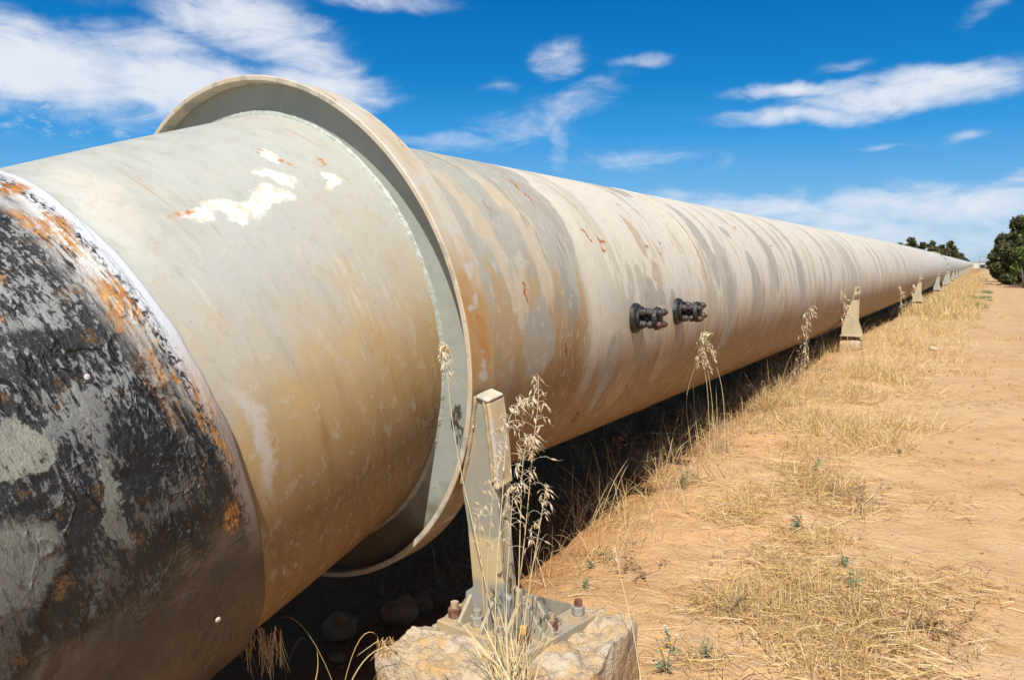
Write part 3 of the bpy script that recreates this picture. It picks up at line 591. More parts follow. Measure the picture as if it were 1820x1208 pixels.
# lumpy fillet weld round the near pipe
V = []; nw = 700
for i in range(nw+1):
    t_ = -math.pi+2*math.pi*i/nw; p0 = near_pt(t_, 0, RN); s0 = ((CD-p0)@RA)/(NA@RA)
    k = float(fbm(np.array(t_*30), np.array(.0), 4, 5))*.006+.0006*math.sin(t_*150); w_ = .0085+k*.55
    base = near_pt(t_, s0, RN); rad = base-CD; rad -= RA*(rad@RA); rad /= np.linalg.norm(rad)
    V += [base-RA*(w_*1.1)-rad*.002, base-RA*(w_*.75)+rad*w_*.45, base-RA*(w_*.35)+rad*w_*.85, base-RA*.0+rad*w_*1.2]
F = [(i*4+j, i*4+j+1, (i+1)*4+j+1, (i+1)*4+j) for i in range(nw) for j in range(3)]
chr_(mk('weld_bead', V, F, M['weld'], None, True)); bpy.data.objects

# ---- two small flanged nozzles
def nozzle(y, rot):
    e = empty('flanged_nozzle', (0, 0, 0)); chp(e); e['label'] = 'black coated stub with bolted flanges'
    def c(o): o.parent = e; return o
    A = lambda x, a, r: (x, y+r*math.sin(a), r*math.cos(a))
    # lumpy mastic collar on the pipe
    V = []; n = 40
    for rad, hh in ((.066, -.002), (.066, .010), (.060, .020), (.046, .026), (.03, .027)):
        for j in range(n):
            t_ = 2*math.pi*j/n; r = rad*(1+.09*float(fbm(np.array(t_*1.6+y), np.array(rad*20), 3, 8)))
            zz = r*math.cos(t_)*1.02; xx = math.sqrt(max(R0*R0-zz*zz, 0)); V.append((xx+hh, y+r*math.sin(t_), zz))
    F = [(i*n+j, i*n+(j+1) % n, (i+1)*n+(j+1) % n, (i+1)*n+j) for i in range(4) for j in range(n)]+[tuple(range(4*n, 5*n))]
    c(mk('mastic_collar', V, F, M['black'], None, True))
    mb = MB(); mb.cyl(A(.70, 0, 0), A(.822, 0, 0), .021, n=16); c(mb.build('stub_pipe', M['black'], smooth=False))
    mb = MB(); mb.cyl(A(.724, 0, 0), A(.738, 0, 0), .052, n=24); c(mb.build('inner_flange', M['black'], bevel=.003))
    mb = MB(); mb.cyl(A(.800, 0, 0), A(.818, 0, 0), .054, .050, n=24); c(mb.build('outer_flange', M['black'], bevel=.003))
    for k in range(4):
        a = rot+k*math.pi/2
        for x0, x1, mt, r_ in ((.739, .765, 'bootm', .0185), (.776, .799, 'bootm', .0185), (.819, .838, 'copper' if k < 3 else 'bootm', .0175)):
            mb = MB(); p, q = A(x0, a, .038), A(x1, a, .038); mb.cyl(p, q, r_, r_*.88, n=8, rot=k*.4); o = c(mb.build('nut', M[mt], bevel=.003, smooth=True))
        mb = MB(); mb.cyl(A(.735, a, .038), A(.846, a, .038), .0085, .0075, n=10); c(mb.build('stud', M['copper'], smooth=False))
nozzle(3.505, .78); nozzle(4.085, .55)

# ================================================================== supports
# ---- anchor leg beside the big ring
lg = empty('anchor_support', (.86, 2.05, -.83)); tag(lg, 'tall welded steel anchor leg bolted down beside the big pipe ring', 'pipe support')
L0 = Vector(lg.location)
def cl(o, par=None):
    if par is None: o.parent = lg; o.matrix_parent_inverse = Matrix.Translation(-L0)
    else: o.parent = par
    return o
def XZ(mb, poly, y0, y1): return mb.prism(poly, y0, y1, (1, 0, 0), (0, 0, 1), n=(0, 1, 0))
PN = lambda off: (np.array([RC0[0], YL+off, RC0[2]]), RA)
def PP(px_, py_, off=.0):
    """point on a plane parallel to the ring, off metres behind the lip, under a pixel"""
    o_, n_ = PN(off); d_ = ray(px_, py_); return CAM+d_*(((o_-CAM)@n_)/(d_@n_))
def PX(x, z, off=0.):
    o_, n_ = PN(off); return np.array([x, o_[1]-(n_[0]*(x-o_[0])+n_[2]*(z-o_[2]))/n_[1], z])
def slab(P, t_): 
    P = [np.array(p) for p in P]; k = len(P); return MB().add(P+[p+RA*t_ for p in P], [tuple(range(k)), tuple(range(k, 2*k))[::-1]]+[(i, k+i, k+(i+1) % k, (i+1) % k) for i in range(k)])
OF = .006; BZ = -.830; ZB = BZ+.0
edge_px = [(867, 714), (872, 749), (879, 809), (882, 857)]
outer = [PP(a, b, OF) for a, b in edge_px]
left = [PP(a, b, OF) for a, b in [(845, 704), (842, 730), (838, 765), (830, 815), (820, 858)]]
xl, xr = PP(838, 1010, OF)[0], PP(893, 1030, OF)[0]
low_r = [PP(884, 905, OF), PP(889, 988, OF), PX(xr+.002, -.72, OF), PX(xr+.02, -.735, OF), PX(xr+.03, ZB, OF)]
low_l = [PX(xl-.045, ZB, OF), PX(xl-.030, -.745, OF), PX(xl, -.725, OF), PP(831, 930, OF)]
fpl = left[::-1]+outer+low_r+low_l
cl(slab(fpl, .016).build('front_plate', M['legfront'], bevel=.002))
DEP = .050
cl(slab([p+RA*DEP for p in fpl], .016).build('rear_plate', M['leg'], bevel=.002))
def side(P, a0, a1, dx, th_):
    V = []; k = len(P)
    for p in P: p = p+np.array([dx, 0, 0]); V += [p+RA*a0, p+RA*a1, p+RA*a1-np.array([th_, 0, 0]), p+RA*a0-np.array([th_, 0, 0])]
    return MB().add(V, [(0, 1, 2, 3), tuple((k-1)*4+i for i in (3, 2, 1, 0))]+[(i*4+j, (i+1)*4+j, (i+1)*4+(j+1) % 4, i*4+(j+1) % 4) for i in range(k-1) for j in range(4)])
cl(side(outer+[PP(882, 857, OF)+np.array([.003, 0, -.02])], -.006, DEP+.022, .008, .014).build('outer_plate', M['legcream'], bevel=.006))
wb = [outer[-1]+np.array([-.004, 0, -.022]), low_r[0], low_r[1], PX(xr, -.82, OF)]
cl(side(wb, .030, .044, -.012, .04).build('web_plate', M['legcream'], bevel=.003))
hA, hB = PP(847, 700, -.002), PP(867, 712, -.002)+np.array([.008, 0, .002]); hC, hD = hB+RA*(DEP+.024), hA+RA*(DEP+.024)
dn_ = np.array([-.010, 0, -.012]); cl(MB().add([hA, hB, hC, hD, hA+dn_, hB+dn_, hC+dn_, hD+dn_], [(0, 1, 2, 3), (7, 6, 5, 4), (0, 4, 5, 1), (1, 5, 6, 2), (2, 6, 7, 3), (3, 7, 4, 0)]).build('head_plate', M['lip'], bevel=.009))
def along(P, n): 
    P = np.array(P); L_ = np.r_[0, np.cumsum(np.linalg.norm(np.diff(P, axis=0), axis=1))]; q = np.linspace(0, L_[-1], n); return np.stack([np.interp(q, L_, P[:, k]) for k in range(3)], 1)
mb = MB(); mb.tube([p-RA*.001+np.array([-.012+.0003*math.sin(i*1.7), 0, 0]) for i, p in enumerate(along(outer, 80))], [.0058+.0003*math.sin(i*2.1)+.0005*math.sin(i*.37) for i in range(80)], 6); cl(mb.build('weld_bead', M['plate'], smooth=True))
mb = MB(); mb.tube([p-RA*.001+np.array([.002+.0004*math.sin(i*1.9), 0, 0]) for i, p in enumerate(along(left, 70))], [.0068+.0004*math.sin(i*2.3)+.0007*math.sin(i*.41) for i in range(70)], 6); cl(mb.build('weld_bead', M['plate'], smooth=True))
# base plate in its own slightly turned frame
BA = pz(776, 1101, BZ)[:2]; BB = pz(935, 1163, BZ)[:2]; bu = (BB-BA); BW = float(np.linalg.norm(bu)); bu = bu/BW; bv = np.array([-bu[1], bu[0]]); BH = .345
def B3(u_, v_, z): q = BA+bu*u_+bv*v_; return np.array([q[0], q[1], z])
c4 = [B3(0, 0, BZ), B3(BW, 0, BZ), B3(BW, BH, BZ), B3(0, BH, BZ)]; t0 = BZ
cl(MB().add([p-np.array([0, 0, .03]) for p in c4]+c4, [(3, 2, 1, 0), (4, 5, 6, 7)]+[(i, (i+1) % 4, 4+(i+1) % 4, 4+i) for i in range(4)]).build('base_plate', M['plate'], bevel=.003))
def gus(p0, d_, L_, H_, th_=.012):
    """triangular rib: foot p0, running out along d_"""
    d3 = np.array([d_[0], d_[1], 0.]); n3 = np.array([-d_[1], d_[0], 0.])*th_/2; z3 = np.array([0, 0, 1.])
    prof = [(0, 0), (L_, 0), (L_, .012), (.012, H_), (0, H_)]; k = 5
    V = [p0+d3*a+z3*b-n3 for a, b in prof]+[p0+d3*a+z3*b+n3 for a, b in prof]
    cl(MB().add(V, [tuple(range(k))[::-1], tuple(range(k, 2*k))]+[(i, (i+1) % k, k+(i+1) % k, k+i) for i in range(k)]).build('gusset', M['leg'], bevel=.002))
fv = float((PX(.85, BZ, OF)[:2]-BA)@bv); rv = fv+DEP+.016
for u_ in (.080, .168, .257): gus(B3(u_, fv+.004, BZ), -bv, fv-.006, .095)
for u_ in (.080, .257): gus(B3(u_, rv-.004, BZ), bv, BH-rv-.006, .095)
for v_ in (fv+.012, rv-.012): gus(B3(.262, v_, BZ), bu, BW-.268, .10); gus(B3(.078, v_, BZ), -bu, .07, .095)
def bolt(u_, v_, nm, bm, h=.03, hx=0.):
    p = B3(u_, v_, t0); b = empty('anchor_bolt', (p[0]-L0.x, p[1]-L0.y, t0-L0.z)); b.parent = lg
    for part, z0, z1, r, n, mt in (('washer', .0005, .004, .030, 20, 'plate'), ('nut', .004, .004+h, .0215, 6, nm), ('stud', .004+h-.004, .004+h+.018, .0125, 12, bm)):
        mb = MB(); mb.cyl((0, 0, z0), (0, 0, z1), r, n=n, rot=hx); mb.build(part, M[mt], b, bevel=.0025 if part == 'nut' else 0)
bolt(.033, .045, 'nut', 'boltm', .03, .3); bolt(.125, .045, 'nutgrey', 'nutgrey', .03, .1); bolt(.212, .045, 'nutgrey', 'boltm', .028, .6); bolt(.305, .045, 'nut', 'nutyellow', .03, .2)
bolt(.312, .165, 'nut', 'boltm', .03, .5); bolt(.312, .30, 'nutgrey', 'nut', .028); bolt(.033, .165, 'nut', 'boltm', .03); bolt(.033, .30, 'nut', 'boltm', .03)
# snail on the leg
def snail(name_label, P, nrm, r):
    P = np.array(P); nrm = np.array(nrm)/np.linalg.norm(nrm); a1 = np.cross(nrm, (0, 0, 1.)); a1 /= np.linalg.norm(a1)+1e-9; a2 = np.cross(nrm, a1); s = empty('snail', P); V = []; ns, nc = 44, 10
    for i in range(ns):
        f = i/(ns-1); t_ = f*4.6*math.pi; R_s = r*.62*(.08+.92*f**1.3); tr = r*.44*(.1+.9*f**1.2); hgt = r*(1.25-.75*f)
        c = R_s*(math.cos(t_)*a1+math.sin(t_)*a2)+nrm*hgt; rad = math.cos(t_)*a1+math.sin(t_)*a2
        V += [c+tr*(math.cos(q)*rad+math.sin(q)*nrm) for q in np.linspace(0, 2*math.pi, nc, endpoint=False)]
    F = [(i*nc+j, i*nc+(j+1) % nc, (i+1)*nc+(j+1) % nc, (i+1)*nc+j) for i in range(ns-1) for j in range(nc)]+[tuple(range(nc)), tuple(range((ns-1)*nc, ns*nc))]
    mk('shell', V, F, M['snail'], s, True); mb = MB(); mb.tube([-a1*r*.5, nrm*r*.25, a1*r*.5+nrm*.1*r], [r*.3, r*.45, r*.2], 8); mb.build('foot', M['rock'], s, True)
    tag(s, name_label, 'snail', 'tiny pale snails'); return s
P = PP(842, 758, OF-.002); snail('tiny pale snail clinging to the steel anchor leg', P, (0, -1, .1), .0055)
def on_near(s, th_, r): return CD+NA*s+r*(math.cos(th_)*NE1+math.sin(th_)*NE2), math.cos(th_)*NE1+math.sin(th_)*NE2
p, n_ = on_near(.965, R_(26.7), .746); snail('tiny cream snail on the black bitumen coating, upper one', p, n_, .007)
p, n_ = on_near(.893, R_(-22.4), .7445); snail('tiny cream snail on the brown lower flank of the coating, lower one', p, n_, .008)

# ---- rough concrete plinths
def rough_block(name, corners_top, zt, zb, mt, parent=None, sub=26, amp=.016, flare=.03, seed=1, round_=.03, rz=0):
    """block with a rough broken surface; corners_top counter-clockwise [(x,y)*4]"""
    c = [np.array(p, float) for p in corners_top]; mid = sum(c)/4; V = []; F = []
    def P(a, b, h): # a,b in 0..1, h 0 bottom..1 top
        p = (c[0]*(1-a)+c[1]*a)*(1-b)+(c[3]*(1-a)+c[2]*a)*b; p = mid+(p-mid)*(1+flare*(1-h)*2)
        return np.array([p[0], p[1], zb+(zt-zb)*h])
    def face(fn, n, m_):
        o = len(V)
        for i in range(m_+1):
            for j in range(n+1): V.append(fn(j/n, i/m_))
        for i in range(m_):
            for j in range(n): F.append((o+i*(n+1)+j, o+i*(n+1)+j+1, o+(i+1)*(n+1)+j+1, o+(i+1)*(n+1)+j))
    h2 = max(6, sub//2)
    face(lambda u, v: P(u, v, 1), sub, sub)
    face(lambda u, v: P(u, 0, v), sub, h2); face(lambda u, v: P(1, u, v), sub, h2); face(lambda u, v: P(1-u, 1, v), sub, h2); face(lambda u, v: P(0, 1-u, v), sub, h2)
    V = np.array(V); hw = (np.abs(np.array(c)-mid)).max(0)
    k = amp*(fbm(V[:, 0]*9+V[:, 2]*4, V[:, 1]*9+V[:, 2]*5, 4, seed)+.28*fbm(V[:, 0]*60+V[:, 2]*30, V[:, 1]*60+V[:, 2]*30, 3, seed+7)); k2 = amp*fbm(V[:, 0]*9+V[:, 2]*7+9, V[:, 1]*9, 4, seed+20)
    ez = np.clip((V[:, 2]-(zt-round_))/round_, 0, 1)
    d = V[:, :2]-mid; q = np.maximum(np.abs(d[:, 0])/hw[0], np.abs(d[:, 1])/hw[1]); er = np.clip((q-(1-round_/hw.min()))/(round_/hw.min()), 0, 1)
    chip = np.clip(fbm(V[:, 0]*6, V[:, 1]*6+V[:, 2]*6, 3, seed+33)+.25, 0, 1)*1.6
    V[:, 2] += k*1.2-ez*er*round_*chip; V[:, :2] += (d/np.linalg.norm(d, axis=1)[:, None])*(k2-ez*er*round_*chip*.8)[:, None]
    o = mk(name, V, F, mt, parent, True); bm = bmesh.new(); bm.from_mesh(o.data); bmesh.ops.remove_doubles(bm, verts=bm.verts, dist=1e-4); bm.to_mesh(o.data); bm.free(); return o
PT = -.862
pc = [pz(676, 1152, PT)[:2], (1.20, 1.62), pz(1104, 1150, PT-.04)[:2], pz(780, 1086, PT)[:2]]
pc = [(.625, 1.77), (1.20, 1.74), (1.19, 2.32), (.625, 2.34)]
pl = rough_block('concrete_plinth', pc, PT, -1.25, M['concrete'], sub=110, amp=.030, flare=.03, seed=4, round_=.03); tag(pl, 'rough stained concrete block in the foreground under the bolted anchor leg', 'plinth')

# ---- smaller cradle supports down the line
def make_cradle(cream):
    e = empty('pipe_cradle', (0, 0, 0)); mt = M['supp'] if cream else M['steelfar']
    lugs = []
    for s in (1, -1):
        arc = [(s*.703*math.cos(a), -.703*math.sin(a)) for a in np.linspace(R_(16), R_(35), 8)]
        poly = [(s*.575, -.60), (s*.785, -.60), (s*.785, -.575), (s*.74, -.44), (s*.738, -.18)]+arc
        if s < 0: poly = poly[::-1]
        for y in (-.09, .07):
            o = XZ(MB(), poly, y, y+.014).build('gusset_plate', mt, e)
        mb = MB(); mb.box((min(s*.56, s*.80), -.11, -.618), (max(s*.56, s*.80), .11, -.600)); mb.build('foot_plate', mt, e, bevel=.003)
        mb = MB(); mb.box((min(s*.59, s*.76), -.08, -.665), (max(s*.59, s*.76), .08, -.6185)); mb.build('packing_block', M['nut'], e, bevel=.003)
        for y in (-.045, .045):
            mb = MB(); mb.box((min(s*.702, s*.765), y-.005, -.13), (max(s*.702, s*.752), y+.005, -.03)); mb.build('strap_lug', mt, e)
        for z in (-.045, -.11): mb = MB(); mb.cyl((s*.74, -.075, z), (s*.74, .075, z), .011, n=8); mb.build('bolt', M['boltm'], e)
    # strap band round the lower half of the pipe
    V = []; ns = 60; an = np.linspace(R_(-178), R_(-2), ns+1)
    for a in an:
        for r, y in ((.701, -.05), (.711, -.05), (.711, .05), (.701, .05)): V.append((r*math.cos(a), y, r*math.sin(a)))
    F = [(i*4+j, (i+1)*4+j, (i+1)*4+(j+1) % 4, i*4+(j+1) % 4) for i in range(ns) for j in range(4)]
    mk('strap_band', V, F, mt, e); return e
def copy_tree(o, parent=None):
    c = o.copy(); C.objects.link(c); c.parent = parent
    for ch in list(o.children): copy_tree(ch, c)
    return c
protos = {}
SUP = [(10.45, 1), (20.6, 1), (29.8, 0), (37.4, 0), (41.2, 0), (48.6, 0), (56.5, 0), (66.5, 0), (77, 0), (88, 0), (99, 0), (111, 0), (123, 0), (135, 0), (148, 0), (162, 0), (176, 0), (190, 0), (205, 0), (220, 0)]
PLB = ['cream steel cradle strapped under the pipe, nearest of the small supports', 'cream steel cradle, second of the small supports, its foot in dry grass', 'grey green steel cradle, the third small support, beside tall straw',
       'grey steel cradle just before the bolted coupling ring', 'grey steel cradle just beyond the bolted coupling ring']
for i, (y, cr) in enumerate(SUP):
    x, z = course(y); x, z = float(x), float(z)
    if cr not in protos: e = protos[cr] = make_cradle(cr)
    else: e = copy_tree(protos[cr])
    e.location = (x, y, z); e.rotation_euler = (0, 0, math.atan(BEND) if y > 28 else math.atan(BEND*max(0, (y-14)/14)))
    tag(e, PLB[i] if i < len(PLB) else 'small grey steel cradle far down the receding line of the pipe', 'pipe support', 'cradle supports under the receding pipe')
    near = y < 35
    for s in ((1, -1) if near else (1,)):
        blk = MB()
        pl_ = rough_block('concrete_plinth', [(x+s*.675-.11, y-.13), (x+s*.675+.11, y-.13), (x+s*.675+.11, y+.13), (x+s*.675-.11, y+.13)], z-.664, z-1.05, M['concrete'], sub=14 if near else 6, amp=.01, flare=.01, seed=30+i, round_=.015)
        lb = {0: 'small pale concrete footing under the nearest cream cradle', 1: 'small concrete footing under the second cream cradle', 2: 'small concrete footing under the third cradle'}.get(i, 'small concrete footing far down the receding pipe')
        if s < 0: lb = lb.replace('small', 'hidden left-hand', 1)
        tag(pl_, lb, 'plinth', 'small concrete footings along the pipe')

# ================================================================== vegetation builders
def blades(name, B, m, parent=None, seg=3, flat=False):
    """B: array rows base xyz, dir xyz (length included), bend xyz (added at tip), width, colour 0..1 -> ribbon mesh"""
    B = np.asarray(B, float); n = len(B); base, dr, bd, wd, cu = B[:, 0:3], B[:, 3:6], B[:, 6:9], B[:, 9], B[:, 10]
    side = np.cross(dr, rng.normal(size=(n, 3))+1e-3); side /= np.linalg.norm(side, axis=1)[:, None]+1e-9
    rows = []
    for k in range(seg+1):
        f = k/seg; c = base+dr*f+bd*f*f; wk = wd*(1-f)**.7*.5 if k == seg else wd*.5*(1-.5*f)
        if k == seg: rows.append((c,))
        else: rows.append((c-side*wk[:, None], c+side*wk[:, None]))
    V = np.concatenate([np.stack(r, 1) for r in rows], 1); nv = V.shape[1]; V = V.reshape(-1, 3); o = np.arange(n)[:, None]*nv
    quads = np.concatenate([o+np.array([[2*k, 2*k+1, 2*k+3, 2*k+2]]) for k in range(seg-1)], 0) if seg > 1 else np.zeros((0, 4), int)
    tris = o+np.array([[2*(seg-1), 2*(seg-1)+1, 2*seg]])
    me = bpy.data.meshes.new(name); me.vertices.add(len(V)); me.vertices.foreach_set('co', V.ravel())
    li = np.concatenate([quads.ravel(), tris.ravel()]); me.loops.add(len(li)); me.loops.foreach_set('vertex_index', li)
    st = np.concatenate([np.arange(len(quads))*4, len(quads)*4+np.arange(len(tris))*3]); me.polygons.add(len(st)); me.polygons.foreach_set('loop_start', st)
    uv = me.uv_layers.new(name='UVMap'); uu = np.stack([cu[li//nv], np.zeros(len(li))], -1); uv.data.foreach_set('uv', uu.ravel())
    me.update(calc_edges=True); me.materials.append(m)
    ob = bpy.data.objects.new(name, me); C.objects.link(ob)
    if parent: ob.parent = parent
    return ob
def tuft_rows(x, y, n, h, spread, wd, lean=.5, droop=.4, cr=(0, 1), z=None, wind=(0, 0)):
    r = rng; a = r.uniform(0, 2*np.pi, n); q = np.sqrt(r.uniform(0, 1, n))*spread; bx = x+q*np.cos(a); by = y+q*np.sin(a); bz = ground_z(bx, by)-.004 if z is None else np.full(n, z)
    L = h*r.uniform(.45, 1.1, n); a2 = r.uniform(0, 2*np.pi, n); ln = r.uniform(0, lean, n); hz_ = np.stack([np.cos(a2)*ln+wind[0], np.sin(a2)*ln+wind[1]], -1)
    dz = np.sqrt(np.clip(1-(hz_**2).sum(1), .05, 1)); D = np.concatenate([hz_, dz[:, None]], 1)*L[:, None]
    bd = np.concatenate([hz_*L[:, None]*r.uniform(0, droop*1.5, (n, 1)), -L[:, None]*r.uniform(0, droop, (n, 1))], 1)
    return np.concatenate([np.stack([bx, by, bz], -1), D, bd, (wd*r.uniform(.6, 1.3, n))[:, None], r.uniform(*cr, n)[:, None]], 1)

def lying_rows(cx, cy, n, spread, L, wd, hmax=.03, asp=1.):
    r = rng; bx = cx+r.normal(0, spread*asp, n); by = cy+r.normal(0, spread, n); bz = ground_z(bx, by)+r.uniform(.002, hmax, n)
    a = r.uniform(0, 2*np.pi, n); l = L*r.uniform(.3, 1.1, n); D = np.stack([np.cos(a)*l, np.sin(a)*l, r.uniform(-.08, .3, n)*l], -1); bd = np.stack([r.normal(0, .25, n)*l, r.normal(0, .25, n)*l, -np.abs(D[:, 2])*r.uniform(.3, 1, n)], -1)
    return np.concatenate([np.stack([bx, by, bz], -1), D, bd, (wd*r.uniform(.6, 1.3, n))[:, None], r.uniform(0, 1, n)[:, None]], 1)

# ---- dry grass verge (uncountable)
G = []
def px_tufts(lst, **k):
    for (px_, py_, n, h, sp) in lst: p = at(px_, py_); G.append(tuft_rows(p[0], p[1], n, h, sp, **k))
# clumps read from the photograph: (pixel x, pixel y, blades, height, spread)
clumps = [(1330, 900, 260, .10, .16), (1300, 920, 160, .08, .12), (1460, 860, 420, .17, .20), (1500, 900, 220, .13, .16), (1420, 880, 160, .10, .15), (1440, 960, 300, .10, .18), (1340, 1080, 420, .14, .16), (1420, 1080, 500, .13, .20), (1500, 1060, 420, .11, .2), (1450, 1160, 500, .12, .2),
          (1540, 1120, 420, .10, .2), (1600, 1050, 260, .06, .2), (1660, 1090, 160, .05, .18), (1380, 1010, 260, .09, .16), (1290, 1080, 160, .08, .12), (1700, 1020, 40, .04, .1), (1560, 1190, 260, .08, .18), (1480, 760, 420, .14, .26), (1500, 700, 520, .16, .34), (1560, 660, 420, .14, .35),
          (1450, 800, 260, .12, .2), (1210, 860, 90, .09, .1), (1395, 720, 200, .14, .2), (1640, 760, 14, .05, .03), (1690, 660, 20, .07, .03), (1700, 720, 20, .04, .1), (1620, 820, 40, .04, .15), (1690, 900, 60, .04, .14), (1760, 1050, 30, .03, .1), (1250, 1180, 60, .08, .08)]
for c_ in clumps:
    p = at(c_[0], c_[1]); G.append(tuft_rows(p[0], p[1], int(c_[2]*.8), c_[3], c_[4], .0030, lean=.8, droop=.6)); G.append(tuft_rows(p[0], p[1], int(c_[2]*.05), c_[3]*2.0, c_[4], .0024, lean=.5, droop=.3))
    G.append(lying_rows(p[0], p[1], int(c_[2]*.9), c_[4]*.8, .15, .0030))
for _ in range(120):     # thin scatter of straw on the sand
    x = rng.uniform(.5, 1.9); y = rng.uniform(1.8, 8); G.append(lying_rows(x, y, 26, .15, .11, .0022, .012))
for _ in range(250):    # verge running away
    y = 5.5+rng.uniform(0, 1)**1.6*45; x = course(y)[0]+rng.normal(1.15, .33+.004*y); 
    if x < .45: x = .6
    G.append(tuft_rows(float(x), y, int(60), rng.uniform(.08, .24), .20, .003+.00012*y, lean=.8, droop=.5))
for _ in range(260):
    y = 18+rng.uniform(0, 1)**1.3*70; x = course(y)[0]+rng.uniform(.6, 1.5)+.010*y*rng.uniform(-.3, 1); G.append(tuft_rows(float(x), y, 60, rng.uniform(.2, .42), .4, .010, lean=.6, droop=.4))
tag(blades('dry_grass', np.concatenate(G), M['straw']), 'dry yellow grass and loose straw on the verge beside the pipe', 'grass', kind='stuff')
# greyer thatch and broken brown stems in and around the clumps
G = []
for c_ in clumps: p = at(c_[0], c_[1]); G.append(lying_rows(p[0], p[1], int(c_[2]*.5), c_[4]*.75, .07, .0034, .02)); G.append(tuft_rows(p[0], p[1], int(c_[2]*.12), c_[3]*.8, c_[4]*.8, .0030, lean=.9, droop=.4))
for _ in range(140): x = rng.uniform(.45, 2.4); y = 1.8+rng.uniform(0, 1)**1.4*9; G.append(lying_rows(x, y, 9, .08, .05, .0026, .012))
for _ in range(120): y = rng.uniform(2.8, 9); x = rng.uniform(.2, .75); G.append(tuft_rows(x, y, 14, rng.uniform(.08, .25), .09, .0028, lean=.9, droop=.5))
tag(blades('brown_thatch', np.concatenate(G), M['thatch']), 'brown broken stems and greyish thatch among the dry grass', 'grass', kind='stuff')
# dead brush and litter in the shade under the pipe
G = []
for _ in range(120):
    y = rng.uniform(2.6, 8); x = rng.uniform(-.35, .40); G.append(tuft_rows(x, y, 30, rng.uniform(.08, .22), .13, .0038, lean=1., droop=.6, cr=(.7, 1)))
for _ in range(170):
    y = 2.6+rng.uniform(0, 1)**1.3*16; x = rng.uniform(-.75, .36); G.append(tuft_rows(x, y, 46, rng.uniform(.10, .26), .16, .0026, lean=1., droop=.5))
for _ in range(40):
    y = rng.uniform(2.2, 4.5); x = rng.uniform(-.9, .2); G.append(tuft_rows(x, y, 26, rng.uniform(.08, .18), .12, .0024, lean=1., droop=.6))
tag(blades('dead_undergrowth', np.concatenate(G), M['brush']), 'tangled dead undergrowth in the deep shade beneath the pipe', 'undergrowth', kind='stuff')
# straggly bits of brush that reach into the sun along the pipe's shadow
G = []
for _ in range(110):
    y = rng.uniform(3.6, 11); x = rng.uniform(.28, .68); G.append(tuft_rows(x, y, 16, rng.uniform(.12, .42), .10, .0028, lean=.9, droop=.5))
for _ in range(150):
    y = 3.0+rng.uniform(0, 1)**1.3*9; x = rng.uniform(.30, 1.25) if y > 4.5 else rng.uniform(.35, .8); G.append(tuft_rows(x, y, 5, rng.uniform(.22, .50), .05, .0022+.0001*y, lean=.45, droop=.8))
tag(blades('straggling_straw', np.concatenate(G), M['straw'], None, 6), 'straggling straw standing along the edge of the pipe shadow', 'grass', kind='stuff')
# green weeds far along the verge
G = []
for (a, b) in [(1700, 535), (1720, 530), (1740, 532), (1695, 545), (1655, 545), (1662, 550), (1745, 520), (1730, 540), (1715, 545)]:
    p = at(a, b, -.78); 
    for _ in range(5): G.append(tuft_rows(p[0]+rng.normal(0, .25), p[1]+rng.normal(0, .8), 60, .14, .18, .010, lean=.9, droop=.3))
tag(blades('green_weeds', np.concatenate(G), M['green']), 'low patches of green weeds among far dry grass beside the track', 'weeds', kind='stuff')

# ---- pebbles (uncountable)
def pebble_mesh(n, gen):
    ico = [(0, 0, 1), (.9, 0, .35), (.28, .85, .35), (-.72, .53, .35), (-.72, -.53, .35), (.28, -.85, .35), (.72, .53, -.35), (-.28, .85, -.35), (-.9, 0, -.35), (-.28, -.85, -.35), (.72, -.53, -.35), (0, 0, -1)]
    fc = [(0, 1, 2), (0, 2, 3), (0, 3, 4), (0, 4, 5), (0, 5, 1), (1, 6, 2), (2, 7, 3), (3, 8, 4), (4, 9, 5), (5, 10, 1), (2, 6, 7), (3, 7, 8), (4, 8, 9), (5, 9, 10), (1, 10, 6), (11, 7, 6), (11, 8, 7), (11, 9, 8), (11, 10, 9), (11, 6, 10)]
    V = []; F = []
    for _ in range(n):
        x, y, s = gen(); o = len(V); z = gz(x, y)+s*.2; q = rng.uniform(.6, 1.1, 3)*s; a = rng.uniform(0, 6.28); ca, sa = math.cos(a), math.sin(a)
        for v in ico: k = rng.uniform(.8, 1.15); vx, vy = v[0]*q[0]*k, v[1]*q[1]*k; V.append((x+vx*ca-vy*sa, y+vx*sa+vy*ca, z+v[2]*q[2]*k*.7))
        F += [tuple(i+o for i in f) for f in fc]
    return V, F
def g1(): y = 1.6+rng.uniform(0, 1)**1.7*8; return rng.uniform(.2, 3.2), y, rng.uniform(.0015, .0055)
V, F = pebble_mesh(2200, g1); tag(mk('pebbles', V, F, M['rockpale'], None, True), 'scattered small pale pebbles and grit on the orange sand', 'pebbles', kind='stuff')

def g2(): y = 1.6+rng.uniform(0, 1)**1.6*10; return rng.uniform(-.7, 3.6), y, (.0022+.010*rng.uniform(0, 1)**4)*(1+.05*y)
V, F = pebble_mesh(3800, g2); tag(mk('soil_clods', V, F, M['clod'], None, False), 'small crumbs and clods of orange brown soil on the sand', 'clods', kind='stuff')

